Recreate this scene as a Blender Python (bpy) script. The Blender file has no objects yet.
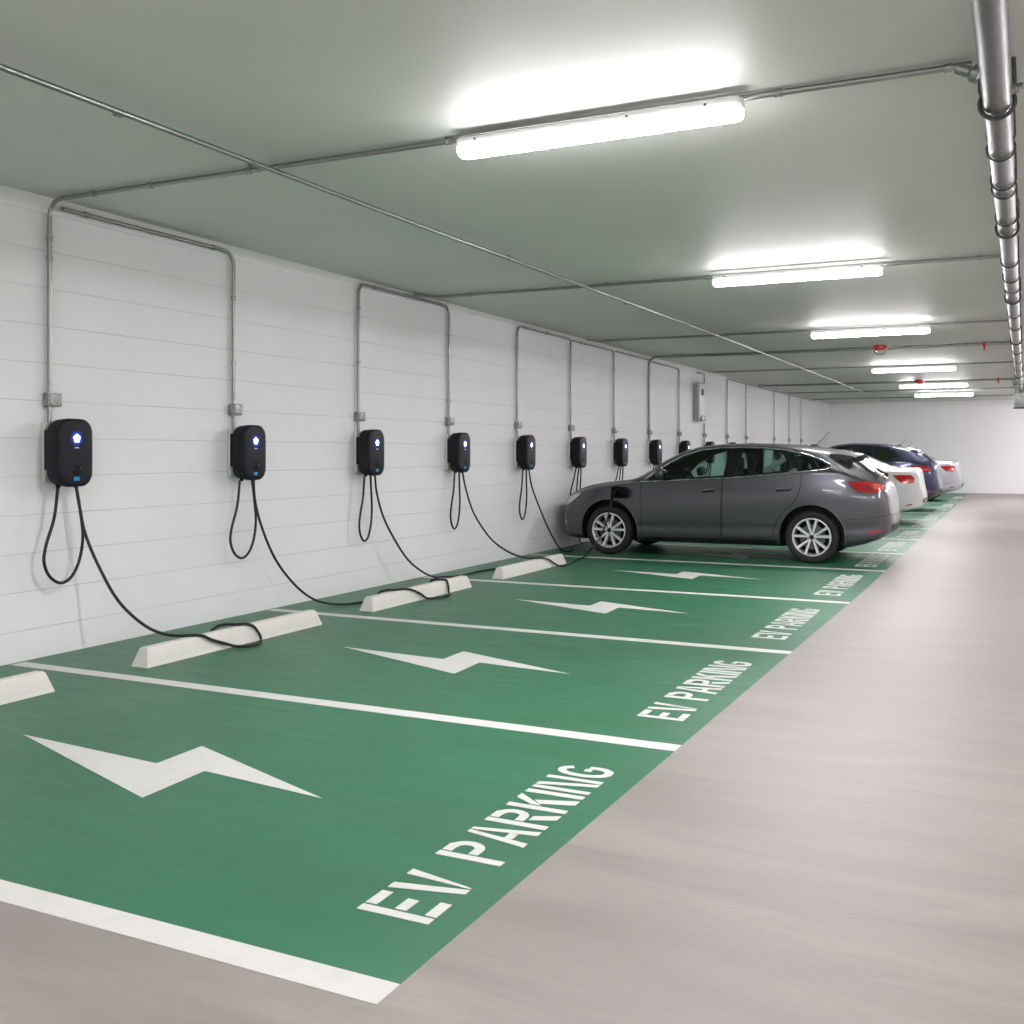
import bpy, bmesh, math, random
from mathutils import Vector, Matrix
from mathutils.bvhtree import BVHTree
from mathutils.geometry import tessellate_polygon, delaunay_2d_cdt, intersect_point_tri_2d

random.seed(4)
PI = math.pi
SC = bpy.context.scene
COL = SC.collection

# ------------------------------------------------------------------ materials
def new_mat(name):
    m = bpy.data.materials.new(name); m.use_nodes = True
    nt = m.node_tree
    b = nt.nodes['Principled BSDF']
    return m, nt, b

def srgb(r, g, b):
    f = lambda c: (c/255/12.92) if c/255 <= .04045 else ((c/255+.055)/1.055)**2.4
    return (f(r), f(g), f(b), 1)

def simple(name, col, rough=.5, metal=0, coat=0, noise=0, nscale=30, spec=.5, bump=0):
    m, nt, b = new_mat(name)
    b.inputs['Base Color'].default_value = col
    b.inputs['Roughness'].default_value = rough
    b.inputs['Metallic'].default_value = metal
    b.inputs['Coat Weight'].default_value = coat
    b.inputs['Coat Roughness'].default_value = .04
    b.inputs['Specular IOR Level'].default_value = spec
    if noise or bump:
        tc = nt.nodes.new('ShaderNodeTexCoord')
        n = nt.nodes.new('ShaderNodeTexNoise'); n.inputs['Scale'].default_value = nscale
        n.inputs['Detail'].default_value = 5
        nt.links.new(tc.outputs['Object'], n.inputs['Vector'])
        if noise:
            mx = nt.nodes.new('ShaderNodeMix'); mx.data_type = 'RGBA'
            mx.inputs[6].default_value = [c*(1-noise) for c in col[:3]]+[1]
            mx.inputs[7].default_value = [min(1, c*(1+noise)) for c in col[:3]]+[1]
            nt.links.new(n.outputs['Fac'], mx.inputs[0])
            nt.links.new(mx.outputs[2], b.inputs['Base Color'])
        if bump:
            bp = nt.nodes.new('ShaderNodeBump'); bp.inputs['Strength'].default_value = bump
            bp.inputs['Distance'].default_value = .004
            nt.links.new(n.outputs['Fac'], bp.inputs['Height'])
            nt.links.new(bp.outputs['Normal'], b.inputs['Normal'])
    return m

def emit(name, col, strength):
    m, nt, b = new_mat(name)
    b.inputs['Base Color'].default_value = col
    b.inputs['Emission Color'].default_value = col
    b.inputs['Emission Strength'].default_value = strength
    return m

def nd(nt, typ, **kw):
    n = nt.nodes.new(typ)
    for k, v in kw.items(): setattr(n, k, v)
    return n

def mathn(nt, op, a, b=None, c=None):
    n = nt.nodes.new('ShaderNodeMath'); n.operation = op
    for i, v in enumerate((a, b, c)):
        if v is None: continue
        if isinstance(v, (int, float)): n.inputs[i].default_value = v
        else: nt.links.new(v, n.inputs[i])
    return n.outputs[0]

def mixc(nt, fac, a, b):
    mx = nt.nodes.new('ShaderNodeMix'); mx.data_type = 'RGBA'
    for s, v in ((0, fac), (6, a), (7, b)):
        if isinstance(v, (int, float)): mx.inputs[s].default_value = v
        elif isinstance(v, (tuple, list)): mx.inputs[s].default_value = v
        else: nt.links.new(v, mx.inputs[s])
    return mx.outputs[2]

def ramp(nt, fac, lo, hi):
    n = nt.nodes.new('ShaderNodeMapRange')
    n.inputs[1].default_value = lo; n.inputs[2].default_value = hi
    nt.links.new(fac, n.inputs[0])
    return n.outputs[0]

def noise(nt, vec, scale, detail=6, rough=.55, dist=0):
    n = nt.nodes.new('ShaderNodeTexNoise')
    n.inputs['Scale'].default_value = scale; n.inputs['Detail'].default_value = detail
    n.inputs['Roughness'].default_value = rough; n.inputs['Distortion'].default_value = dist
    nt.links.new(vec, n.inputs['Vector'])
    return n.outputs['Fac']

def mapped(nt, scale=(1,1,1), loc=(0,0,0)):
    tc = nt.nodes.new('ShaderNodeTexCoord')
    mp = nt.nodes.new('ShaderNodeMapping')
    mp.inputs['Scale'].default_value = scale; mp.inputs['Location'].default_value = loc
    nt.links.new(tc.outputs['Object'], mp.inputs['Vector'])
    return mp.outputs[0]

def concrete_floor():
    m, nt, b = new_mat('polished_concrete')
    streak = noise(nt, mapped(nt, (.45, 2.2, 1)), 1.6, 8, .62, .6)
    cloud = noise(nt, mapped(nt), .7, 6, .6, .8)
    fine = noise(nt, mapped(nt, (1, 4, 1)), 14, 8, .7)
    grit = noise(nt, mapped(nt), 220, 2, .5)
    c = mixc(nt, ramp(nt, streak, .3, .7), srgb(126,120,115), srgb(160,153,148))
    c = mixc(nt, mathn(nt, 'MULTIPLY', ramp(nt, cloud, .35, .7), .4), c, srgb(142,135,131))
    c = mixc(nt, mathn(nt, 'MULTIPLY', ramp(nt, fine, .52, .75), .5), c, srgb(124,118,116))
    c = mixc(nt, mathn(nt, 'MULTIPLY', ramp(nt, grit, .4, .7), .16), c, srgb(112,107,104))
    # faint circular trowel marks
    vo = nd(nt, 'ShaderNodeTexVoronoi'); vo.inputs['Scale'].default_value = .55
    nt.links.new(mapped(nt), vo.inputs['Vector'])
    rings = mathn(nt, 'SINE', mathn(nt, 'MULTIPLY', vo.outputs['Distance'], 150))
    near = ramp(nt, vo.outputs['Distance'], .26, .10)
    sel = ramp(nt, noise(nt, mapped(nt), 1.1, 2), .5, .62)
    rm = mathn(nt, 'MULTIPLY', mathn(nt, 'MULTIPLY', near, sel), mathn(nt, 'MULTIPLY_ADD', rings, .5, .5))
    c = mixc(nt, mathn(nt, 'MULTIPLY', rm, .16), c, srgb(110,105,102))
    nt.links.new(c, b.inputs['Base Color'])
    r = mathn(nt, 'MULTIPLY_ADD', ramp(nt, streak, .3, .7), .16, .40)
    nt.links.new(r, b.inputs['Roughness'])
    bp = nd(nt, 'ShaderNodeBump'); bp.inputs['Strength'].default_value = .3; bp.inputs['Distance'].default_value = .004
    nt.links.new(fine, bp.inputs['Height']); nt.links.new(bp.outputs['Normal'], b.inputs['Normal'])
    return m

def green_paint():
    m, nt, b = new_mat('green_floor_paint')
    cloud = noise(nt, mapped(nt, (.6, 1.5, 1)), 1.3, 6, .6, .7)
    streak = noise(nt, mapped(nt, (.6, 5, 1)), 3, 7, .65, .4)
    grit = noise(nt, mapped(nt), 160, 3, .6)
    c = mixc(nt, ramp(nt, cloud, .32, .68), srgb(42,101,68), srgb(41,110,79))
    c = mixc(nt, mathn(nt, 'MULTIPLY', ramp(nt, streak, .45, .75), .35), c, srgb(64,122,92))
    c = mixc(nt, mathn(nt, 'MULTIPLY', ramp(nt, grit, .45, .75), .2), c, srgb(30,92,62))
    nt.links.new(c, b.inputs['Base Color'])
    nt.links.new(mathn(nt, 'MULTIPLY_ADD', ramp(nt, streak, .3, .7), .14, .36), b.inputs['Roughness'])
    bp = nd(nt, 'ShaderNodeBump'); bp.inputs['Strength'].default_value = .18; bp.inputs['Distance'].default_value = .003
    nt.links.new(grit, bp.inputs['Height']); nt.links.new(bp.outputs['Normal'], b.inputs['Normal'])
    return m

def white_marking():
    m, nt, b = new_mat('white_marking_paint')
    n1 = noise(nt, mapped(nt), 9, 7, .7)
    n2 = noise(nt, mapped(nt), 90, 4, .6)
    c = mixc(nt, ramp(nt, n1, .5, .8), srgb(212,212,209), srgb(196,198,193))
    c = mixc(nt, mathn(nt, 'MULTIPLY', ramp(nt, n2, .62, .78), .4), c, srgb(150,178,160))
    nt.links.new(c, b.inputs['Base Color']); b.inputs['Roughness'].default_value = .5
    return m

def block_wall(axis):
    m, nt, b = new_mat('white_painted_block_'+axis)
    tc = nt.nodes.new('ShaderNodeTexCoord')
    sp = nd(nt, 'ShaderNodeSeparateXYZ'); nt.links.new(tc.outputs['Object'], sp.inputs[0])
    cb = nd(nt, 'ShaderNodeCombineXYZ')
    nt.links.new(sp.outputs['Y' if axis == 'y' else 'X'], cb.inputs[0]); nt.links.new(mathn(nt, 'ADD', sp.outputs['Z'], .0525), cb.inputs[1])
    br = nd(nt, 'ShaderNodeTexBrick')
    br.offset = .5; br.inputs['Scale'].default_value = 1
    br.inputs['Brick Width'].default_value = 90; br.inputs['Row Height'].default_value = .2575
    br.inputs['Mortar Size'].default_value = .0035; br.inputs['Mortar Smooth'].default_value = .6
    nt.links.new(cb.outputs[0], br.inputs['Vector'])
    fac = br.outputs['Fac']
    patch = noise(nt, mapped(nt), 1.2, 5, .6)
    fadeF = mathn(nt, 'MULTIPLY', fac, mathn(nt, 'MULTIPLY_ADD', ramp(nt, patch, .35, .65), .4, .22))
    fine = noise(nt, mapped(nt), 70, 4, .6)
    c = mixc(nt, ramp(nt, patch, .3, .7), srgb(232,231,233), srgb(238,237,239))
    c = mixc(nt, fadeF, c, srgb(150,151,150))
    nt.links.new(c, b.inputs['Base Color']); b.inputs['Roughness'].default_value = .6
    h = mathn(nt, 'SUBTRACT', mathn(nt, 'MULTIPLY', fine, .12), fac)
    bp = nd(nt, 'ShaderNodeBump'); bp.inputs['Strength'].default_value = .35; bp.inputs['Distance'].default_value = .004
    nt.links.new(h, bp.inputs['Height']); nt.links.new(bp.outputs['Normal'], b.inputs['Normal'])
    return m

def ceiling_mat():
    m, nt, b = new_mat('sage_ceiling_paint')
    tc = nt.nodes.new('ShaderNodeTexCoord')
    sp = nd(nt, 'ShaderNodeSeparateXYZ'); nt.links.new(tc.outputs['Object'], sp.inputs[0])
    yy = mathn(nt, 'FRACT', mathn(nt, 'MULTIPLY', mathn(nt, 'ADD', sp.outputs['Y'], .13), 1/2.1))
    line = mathn(nt, 'LESS_THAN', yy, .006)
    patch = noise(nt, mapped(nt), .8, 4, .55)
    c = mixc(nt, ramp(nt, patch, .3, .7), srgb(205,208,201), srgb(210,213,206))
    c = mixc(nt, mathn(nt, 'MULTIPLY', line, .3), c, srgb(208,212,204))
    nt.links.new(c, b.inputs['Base Color']); b.inputs['Roughness'].default_value = .55
    return m

def glass_mat(name, tint, refl=1.0):
    m, nt, b = new_mat(name)
    out = nt.nodes['Material Output']
    tr = nd(nt, 'ShaderNodeBsdfTransparent'); tr.inputs[0].default_value = tint
    gl = nd(nt, 'ShaderNodeBsdfGlossy'); gl.inputs['Roughness'].default_value = .02
    gl.inputs['Color'].default_value = (refl, refl, refl, 1)
    fr = nd(nt, 'ShaderNodeFresnel'); fr.inputs['IOR'].default_value = 1.55
    mx = nd(nt, 'ShaderNodeMixShader')
    nt.links.new(fr.outputs[0], mx.inputs[0]); nt.links.new(tr.outputs[0], mx.inputs[1]); nt.links.new(gl.outputs[0], mx.inputs[2])
    nt.links.new(mx.outputs[0], out.inputs['Surface'])
    return m

def icon_bloom():  # blue bloom around the icon, put into emission with a radial falloff
    m, nt, b = new_mat('blue_icon_bloom')
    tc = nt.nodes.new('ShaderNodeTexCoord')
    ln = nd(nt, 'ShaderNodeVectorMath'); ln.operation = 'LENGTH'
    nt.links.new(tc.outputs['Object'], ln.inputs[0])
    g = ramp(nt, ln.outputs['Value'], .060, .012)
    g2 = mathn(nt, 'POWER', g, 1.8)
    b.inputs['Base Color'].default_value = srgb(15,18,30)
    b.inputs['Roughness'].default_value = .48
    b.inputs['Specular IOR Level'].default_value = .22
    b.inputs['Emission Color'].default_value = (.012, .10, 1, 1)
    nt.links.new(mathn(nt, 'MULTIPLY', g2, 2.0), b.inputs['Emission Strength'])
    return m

def galv(name, base, rough=.35, spangle=.25):
    m, nt, b = new_mat(name)
    vo = nd(nt, 'ShaderNodeTexVoronoi'); vo.inputs['Scale'].default_value = 60
    nt.links.new(mapped(nt), vo.inputs['Vector'])
    sp = nd(nt, 'ShaderNodeSeparateColor'); nt.links.new(vo.outputs['Color'], sp.inputs[0])
    c = mixc(nt, sp.outputs[0], [x*(1-spangle) for x in base[:3]]+[1], [min(1, x*(1+spangle)) for x in base[:3]]+[1])
    nt.links.new(c, b.inputs['Base Color']); b.inputs['Metallic'].default_value = .85
    b.inputs['Roughness'].default_value = rough
    return m

M = dict(
    concrete=concrete_floor(), green=green_paint(), white=white_marking(),
    wall_y=block_wall('y'), wall_x=block_wall('x'), ceiling=ceiling_mat(),
    galv=galv('galvanised_steel', srgb(148,150,148), .42),
    conduit=simple('conduit_steel', srgb(146,149,145), .32, .85),
    pipe=galv('galvanised_pipe', srgb(104,104,104), .36, .12),
    clamp=simple('dark_clamp_steel', srgb(70,70,70), .45, .7),
    stop=simple('cast_concrete', srgb(222,219,213), .75, 0, 0, .07, 26, bump=.3),
    blackp=simple('charger_black', srgb(16,17,20), .5, 0, 0, .1, 90, spec=.25, bump=.05),
    cover=simple('charger_cover', srgb(15,18,30), .48, 0, 0, spec=.22),
    recess=simple('recess_black', srgb(6,6,7), .55, spec=.15),
    bracket=simple('bracket_white', srgb(205,205,200), .5),
    cable=simple('cable_rubber', srgb(17,17,18), .5),
    halo=icon_bloom(),
    icon=emit('status_icon', (.75, .88, 1, 1), 5.0),
    icon2=emit('status_text', (.35, .5, 1, 1), .8),
    badge=emit('blue_badge', srgb(30,140,205), .35),
    chrome=simple('chrome', srgb(215,217,220), .12, 1),
    housing=simple('fixture_white', srgb(232,232,232), .4),
    diffuser=emit('fixture_diffuser', (1, .962, .99, 1), 1),
    diffuser_side=emit('fixture_diffuser_side', (1, .962, .99, 1), 1),
    red=simple('fire_red', srgb(190,40,36), .4),
    tyre=simple('tyre_rubber', srgb(20,20,21), .72, noise=.15, nscale=60),
    rim=simple('rim_silver', srgb(222,223,225), .34, .45),
    disc=simple('brake_steel', srgb(95,95,97), .45, .8),
    dark=simple('dark_plastic', srgb(18,18,19), .55),
    gloss=simple('gloss_black', srgb(9,9,10), .08, 0, .5),
    seat=simple('seat_fabric', srgb(36,37,39), .8),
    lens_red=simple('red_lens', srgb(165,8,14), .12, 0, 1),
    lens_dark=simple('dark_red_lens', srgb(112,5,9), .12, 0, 1),
    lens_clear=simple('clear_lens', srgb(195,200,205), .1, .3, 1),
    lens_pale=simple('pale_red_lens', srgb(205,84,72), .15, 0, 1),
    glass=glass_mat('tinted_glass', (.50, .66, .62, 1)),
    glassd=simple('dark_glass', srgb(13,18,20), .03, 0, 0, spec=.9),
    grey_enamel=simple('grey_enamel', srgb(150,158,158), .45),
    panel_face=simple('panel_face', srgb(226,228,228), .4),
    plate=simple('number_plate', srgb(205,205,200), .4),
)
d = M['diffuser'].node_tree.nodes['Principled BSDF']
LIGHT = 182.0
d.inputs['Emission Strength'].default_value = LIGHT
M['diffuser_side'].node_tree.nodes['Principled BSDF'].inputs['Emission Strength'].default_value = LIGHT*.15

def car_paint(name, col, metal=.7, rough=.32):
    m, nt, b = new_mat(name)
    fl = noise(nt, mapped(nt), 900, 1, .5)
    c = mixc(nt, fl, [x*.88 for x in col[:3]]+[1], [min(1, x*1.12) for x in col[:3]]+[1])
    nt.links.new(c, b.inputs['Base Color'])
    b.inputs['Metallic'].default_value = metal; b.inputs['Roughness'].default_value = rough
    b.inputs['Coat Weight'].default_value = .65; b.inputs['Coat Roughness'].default_value = .05
    return m
M['paint_grey'] = car_paint('graphite_paint', srgb(82,82,88), .75, .36)
M['paint_white'] = car_paint('white_paint', srgb(204,205,204), 0, .4)
M['paint_navy'] = car_paint('navy_paint', srgb(58,64,90), .6, .34)
M['paint_silver'] = car_paint('silver_paint', srgb(168,172,178), .7, .36)

# ------------------------------------------------------------------ mesh helpers
def link(o, parent=None):
    COL.objects.link(o)
    if parent is not None: o.parent = parent
    return o

def tag(o, label, cat, group=None):
    o['label'] = label; o['category'] = cat
    if group: o['group'] = group
    return o

def struct(o):
    o['kind'] = 'structure'; return o

def empty(name, loc, label, cat, group=None, rotz=0):
    o = bpy.data.objects.new(name, None); COL.objects.link(o)
    o.location = loc; o.rotation_euler = (0, 0, rotz); o.empty_display_size = .1
    return tag(o, label, cat, group)

def mesh_from(name, vs, fs, mats, parent=None, smooth=None, midx=None, off=(0,0,0)):
    me = bpy.data.meshes.new(name)
    me.from_pydata([(v[0]-off[0], v[1]-off[1], v[2]-off[2]) for v in vs], [], fs)
    if not isinstance(mats, (list, tuple)): mats = [mats]
    for m in mats: me.materials.append(m)
    if midx: me.polygons.foreach_set('material_index', midx)
    if smooth is not None:
        me.polygons.foreach_set('use_smooth', [True]*len(me.polygons))
        me.set_sharp_from_angle(angle=math.radians(smooth))
    me.update()
    return link(bpy.data.objects.new(name, me), parent)

class MB:
    """collects geometry for one mesh"""
    def __init__(s): s.v, s.f, s.m = [], [], []
    def add(s, vs, fs, mi=0):
        o = len(s.v); s.v += [tuple(v) for v in vs]; s.f += [tuple(i+o for i in f) for f in fs]; s.m += [mi]*len(fs)
        return s
    def bm(s, b, mi=0):
        b.verts.ensure_lookup_table()
        for i, v in enumerate(b.verts): v.index = i
        s.add([v.co for v in b.verts], [[v.index for v in f.verts] for f in b.faces], mi); b.free(); return s
    def box(s, c, d, bev=0, seg=2, mi=0, rot=None):
        b = bmesh.new(); bmesh.ops.create_cube(b, size=1)
        bmesh.ops.scale(b, vec=d, verts=b.verts)
        if bev: bmesh.ops.bevel(b, geom=list(b.edges), offset=bev, segments=seg, affect='EDGES', profile=.5)
        if rot is not None: bmesh.ops.rotate(b, matrix=rot, verts=b.verts)
        bmesh.ops.translate(b, vec=c, verts=b.verts)
        return s.bm(b, mi)
    def tube(s, pts, r, n=10, cap=True, mi=0, rads=None):
        vs, fs = sweep(pts, r, n, cap, rads); return s.add(vs, fs, mi)
    def cyl(s, a, b_, r, n=20, mi=0, r2=None):
        return s.tube([a, b_], r, n, True, mi, [r, r if r2 is None else r2])
    def lathe(s, prof, axis_o, ax, n=40, mi=0, closed=False):
        """prof: (t along axis, radius)"""
        ax = Vector(ax).normalized(); u = ax.orthogonal().normalized(); w = ax.cross(u); o = Vector(axis_o)
        vs = [o+ax*t+(u*math.cos(2*PI*k/n)+w*math.sin(2*PI*k/n))*r for t, r in prof for k in range(n)]
        fs = []
        R = len(prof)
        for i in range(R if closed else R-1):
            j = (i+1) % R
            for k in range(n):
                fs.append((i*n+k, i*n+(k+1) % n, j*n+(k+1) % n, j*n+k))
        return s.add(vs, fs, mi)
    def prism(s, poly, f, mi=0):
        """poly 2D, f(u,v,t) -> 3D with t 0/1"""
        n = len(poly)
        vs = [f(u, v, 0) for u, v in poly]+[f(u, v, 1) for u, v in poly]
        fs = [tuple(range(n)), tuple(range(2*n-1, n-1, -1))]+[(i, (i+1) % n+0, (i+1) % n+n, i+n) for i in range(n)]
        return s.add(vs, fs, mi)
    def build(s, name, mats, parent=None, smooth=35, off=(0,0,0)):
        o = mesh_from(name, s.v, s.f, mats, parent, None, s.m, off)
        b = bmesh.new(); b.from_mesh(o.data); bmesh.ops.recalc_face_normals(b, faces=b.faces); b.to_mesh(o.data); b.free()
        if smooth is not None:
            o.data.polygons.foreach_set('use_smooth', [True]*len(o.data.polygons))
            o.data.set_sharp_from_angle(angle=math.radians(smooth))
        return o

def sweep(pts, r, n=10, cap=True, rads=None):
    P = [Vector(p) for p in pts]
    vs, fs = [], []
    t0 = (P[1]-P[0]).normalized(); u = t0.orthogonal().normalized()
    for i, p in enumerate(P):
        a = P[i]-P[i-1] if i else P[1]-P[0]
        b = P[i+1]-P[i] if i < len(P)-1 else P[i]-P[i-1]
        t = (a.normalized()+b.normalized())
        t = t.normalized() if t.length > 1e-6 else b.normalized()
        u = (u-t*u.dot(t)); u = u.normalized() if u.length > 1e-6 else t.orthogonal().normalized()
        w = t.cross(u)
        rr = rads[i] if rads else r
        for k in range(n):
            an = 2*PI*k/n
            vs.append(p+(u*math.cos(an)+w*math.sin(an))*rr)
    for i in range(len(P)-1):
        for k in range(n):
            fs.append((i*n+k, i*n+(k+1) % n, (i+1)*n+(k+1) % n, (i+1)*n+k))
    if cap:
        fs.append(tuple(range(n-1, -1, -1))); fs.append(tuple((len(P)-1)*n+k for k in range(n)))
    return vs, fs

def crom(pts, sub=8):
    """centripetal-ish catmull rom"""
    P = [Vector(p) for p in pts]
    P = [P[0]*2-P[1]]+P+[P[-1]*2-P[-2]]
    out = []
    for i in range(1, len(P)-2):
        p0, p1, p2, p3 = P[i-1], P[i], P[i+1], P[i+2]
        t0 = 0; t1 = t0+max(1e-5, (p1-p0).length)**.5; t2 = t1+max(1e-5, (p2-p1).length)**.5; t3 = t2+max(1e-5, (p3-p2).length)**.5
        for k in range(sub):
            t = t1+(t2-t1)*k/sub
            A1 = p0*((t1-t)/(t1-t0))+p1*((t-t0)/(t1-t0)); A2 = p1*((t2-t)/(t2-t1))+p2*((t-t1)/(t2-t1)); A3 = p2*((t3-t)/(t3-t2))+p3*((t-t2)/(t3-t2))
            B1 = A1*((t2-t)/(t2-t0))+A2*((t-t0)/(t2-t0)); B2 = A2*((t3-t)/(t3-t1))+A3*((t-t1)/(t3-t1))
            out.append(B1*((t2-t)/(t2-t1))+B2*((t-t1)/(t2-t1)))
    out.append(P[-2])
    return out

def fillet(pts, r, n=7):
    P = [Vector(p) for p in pts]
    out = [P[0]]
    for i in range(1, len(P)-1):
        a = (P[i-1]-P[i]); b = (P[i+1]-P[i])
        rr = min(r, a.length*.49, b.length*.49)
        a = P[i]+a.normalized()*rr; b = P[i]+b.normalized()*rr
        for k in range(n+1):
            t = k/n
            out.append(a*(1-t)**2+P[i]*2*t*(1-t)+b*t*t)
    out.append(P[-1])
    return out

# ------------------------------------------------------------------ room shell
WX, EX, Y0, Y1, ZC = 0.0, 11.5, -6.0, 38.5, 3.15
GX = 4.52
def gx(y): return 4.51+min(1, max(0, (y-2.3)/9))*.105
LINES = [2.265, 4.74, 7.34, 10.0, 12.84, 15.1, 17.65, 20.25, 22.9, 25.5, 28.1, 30.7, 33.3, 35.9]

fl = mesh_from('floor',
    [(WX,Y0,0),(EX,Y0,0),(EX,Y1,0),(WX,Y1,0),(WX,LINES[0],0),(gx(2.3),LINES[0],0),(gx(30),Y1,0),(EX,LINES[0],0),
     (WX,Y0,-.15),(EX,Y0,-.15),(EX,Y1,-.15),(WX,Y1,-.15),(gx(11.3),11.3,0)],
    [(0,1,7,5,4),(5,7,2,6,12),(4,5,12,6,3),(8,11,10,9)], [M['concrete'], M['green']], midx=[0,0,1,0])
struct(fl)
def slab(name, lo, hi, mat):
    c = [(a+b)/2 for a, b in zip(lo, hi)]; dd = [b-a for a, b in zip(lo, hi)]
    return struct(MB().box(c, dd).build(name, mat, smooth=None))
slab('wall_left', (WX-.2, Y0, 0), (WX, Y1, ZC), M['wall_y'])
slab('wall_right', (EX, Y0, 0), (EX+.2, Y1, ZC), M['wall_y'])
slab('wall_back', (WX-.2, Y1, 0), (EX+.2, Y1+.2, ZC), simple('white_plaster', srgb(240,239,241), .6, 0, 0, .02, 3))
slab('wall_front', (WX-.2, Y0-.2, 0), (EX+.2, Y0, ZC), M['wall_x'])
slab('ceiling', (WX-.2, Y0-.2, ZC), (EX+.2, Y1+.2, ZC+.2), M['ceiling'])

ORD = ['nearest', 'second', 'third', 'fourth', 'fifth', 'sixth', 'seventh', 'eighth', 'ninth', 'tenth', 'eleventh', 'twelfth', 'thirteenth', 'fourteenth', 'fifteenth']

# ------------------------------------------------------------------ floor markings
T0, T1 = .0006, .0022
def flat(name, polys, label, cat, group):
    mb = MB()
    for p in polys:
        mb.prism(p, lambda u, v, t: (u, v, T0 if t == 0 else T1))
    x = sum(p[0] for q in polys for p in q)/sum(len(q) for q in polys); y = sum(p[1] for q in polys for p in q)/sum(len(q) for q in polys)
    o = mb.build(name, M['white'], smooth=None, off=(x, y, 0)); o.location = (x, y, 0)
    return tag(o, label, cat, group)

W2 = .055
for i, y in enumerate(LINES[:-1]):
    lab = 'broad white painted line along the near edge of the green floor' if i == 0 else \
        f'white painted bay line between the {ORD[i-1]} and {ORD[i]} green bays'
    flat('bay_line', [[(.04, y-W2), (gx(y)+.002, y-W2), (gx(y)+.002, y+W2), (.04, y+W2)]], lab, 'floor marking', 'white lines dividing the green parking bays')

BOLT = [(1.55,.06),(2.5,-.01),(2.49,.29),(3.45,-.07),(2.77,0.0),(2.79,-.38)]
BY = [3.50, 6.10, 8.80, 11.50]+[(LINES[i]+LINES[i+1])/2 for i in range(4, 13)]
def bolt_lab(i):
    base = f'white lightning bolt painted on the {ORD[i]} green bay'
    return base+(' under the graphite estate car' if i == 4 else '')
for i, y in enumerate(BY):
    a0 = (1.55, 1.64, 1.71, 1.72)[min(i, 3)]
    P = [(u if u > 2 else a0, y+v) for u, v in BOLT]
    # two convex halves keep the prism well formed
    flat('lightning_bolt', [[P[0], P[1], P[5]], [P[1], P[2], P[4], P[5]], [P[2], P[3], P[4]]], bolt_lab(i), 'floor marking', 'lightning bolts painted in the bays')

# stencil lettering: u along reading direction (+Y), v up the letter (towards -X)
H = .253; S = .040; G = .012
def strip(pts, w):
    out = []
    P = [Vector((*p, 0)) for p in pts]
    L, R = [], []
    for i, p in enumerate(P):
        a = (P[i]-P[i-1]).normalized() if i else (P[1]-P[0]).normalized()
        b = (P[i+1]-P[i]).normalized() if i < len(P)-1 else a
        t = (a+b).normalized(); n = Vector((-t.y, t.x, 0)); k = w/2/max(.5, n.dot(Vector((-a.y, a.x, 0))))
        L.append(p+n*k); R.append(p-n*k)
    for i in range(len(P)-1):
        out.append([tuple(q[:2]) for q in (L[i], L[i+1], R[i+1], R[i])])
    return out
def rect(a, b, c, d_): return [(a, c), (b, c), (b, d_), (a, d_)]
def arc(cx, cy, rx, ry, a0, a1, n=8): return [(cx+rx*math.cos(math.radians(a0+(a1-a0)*k/n)), cy+ry*math.sin(math.radians(a0+(a1-a0)*k/n))) for k in range(n+1)]
def letter(ch):
    st = rect(0, S, 0, H)
    if ch == 'E':
        return .155, [st, rect(S+G, .155, 0, S), rect(S+G, .135, H/2-S/2, H/2+S/2), rect(S+G, .155, H-S, H)]
    if ch == 'V':
        return .17, [[(0,H),(S*1.1,H),(.098,.0),(.062,0)], [(.17-S*1.1,H),(.17,H),(.112,0.0),(.106,.012)]]
    if ch == 'I': return S, [st]
    bowl = strip([(S+G, H-S/2), (.10, H-S/2)]+arc(.10, H-.073, .045, .05, 90, -90)+[(S+G, H-.123)], S*.92)
    if ch == 'P': return .165, [st]+bowl
    if ch == 'R': return .17, [st]+bowl+[[(.075, H-.155),(.122, H-.155),(.17, 0),(.118, 0)]]
    if ch == 'A': return .17, [[(0,0),(S,0),(.083,H),(.058,H)], [(.17-S,0),(.17,0),(.112,H),(.083+G*.5,H)], rect(.058, .112, .07, .07+S*.8)]
    if ch == 'K': return .165, [st, [(S+G, .12),(S+G,.165),(.112,H),(.163,H)], [(.072,.138),(.108,.172),(.168,0),(.115,0)]]
    if ch == 'N': return .19, [rect(0,.035,0,H), [(.043,H),(.080,H),(.147,0),(.110,0)], rect(.155,.19,0,H)]
    if ch == 'G': return .17, strip(arc(.08, H/2, .06, H/2-S/2, 40, 280, 16)+[(.115,S*.6),(.138,.05),(.145,.075),(.145,.125)], S*.92)+[rect(.088,.145-S*.46-.006,.102,.102+S*.8)]
SP = {' ': .115}
def lettering(y0, length, lab):
    items, u = [], 0
    for ch in 'EV PARKING':
        if ch == ' ': u += .125; continue
        w, ps = letter(ch)
        items.append((u, ps)); u += w+.029
    k = length/(u-.029); xb = 4.403+.006*(y0-2.65)
    r = empty('bay_lettering', (xb, y0, 0), lab, 'floor lettering', 'stencilled words at the ends of the bays')
    for o, ps in items:
        mb = MB()
        for p in ps: mb.prism([(-v, (o+a)*k) for a, v in p], lambda a, b, t: (a, b, T0 if t == 0 else T1))
        mb.build('letter', M['white'], r, None)
for i in range(13):
    y0 = [2.65, 5.23, 7.83, 10.45][i] if i < 4 else LINES[i]+.42
    lettering(y0, [1.65, 1.65, 1.63, 1.85][i] if i < 4 else 1.6,
         f'white stencilled EV PARKING lettering at the aisle end of the {ORD[i]} green bay')

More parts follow.
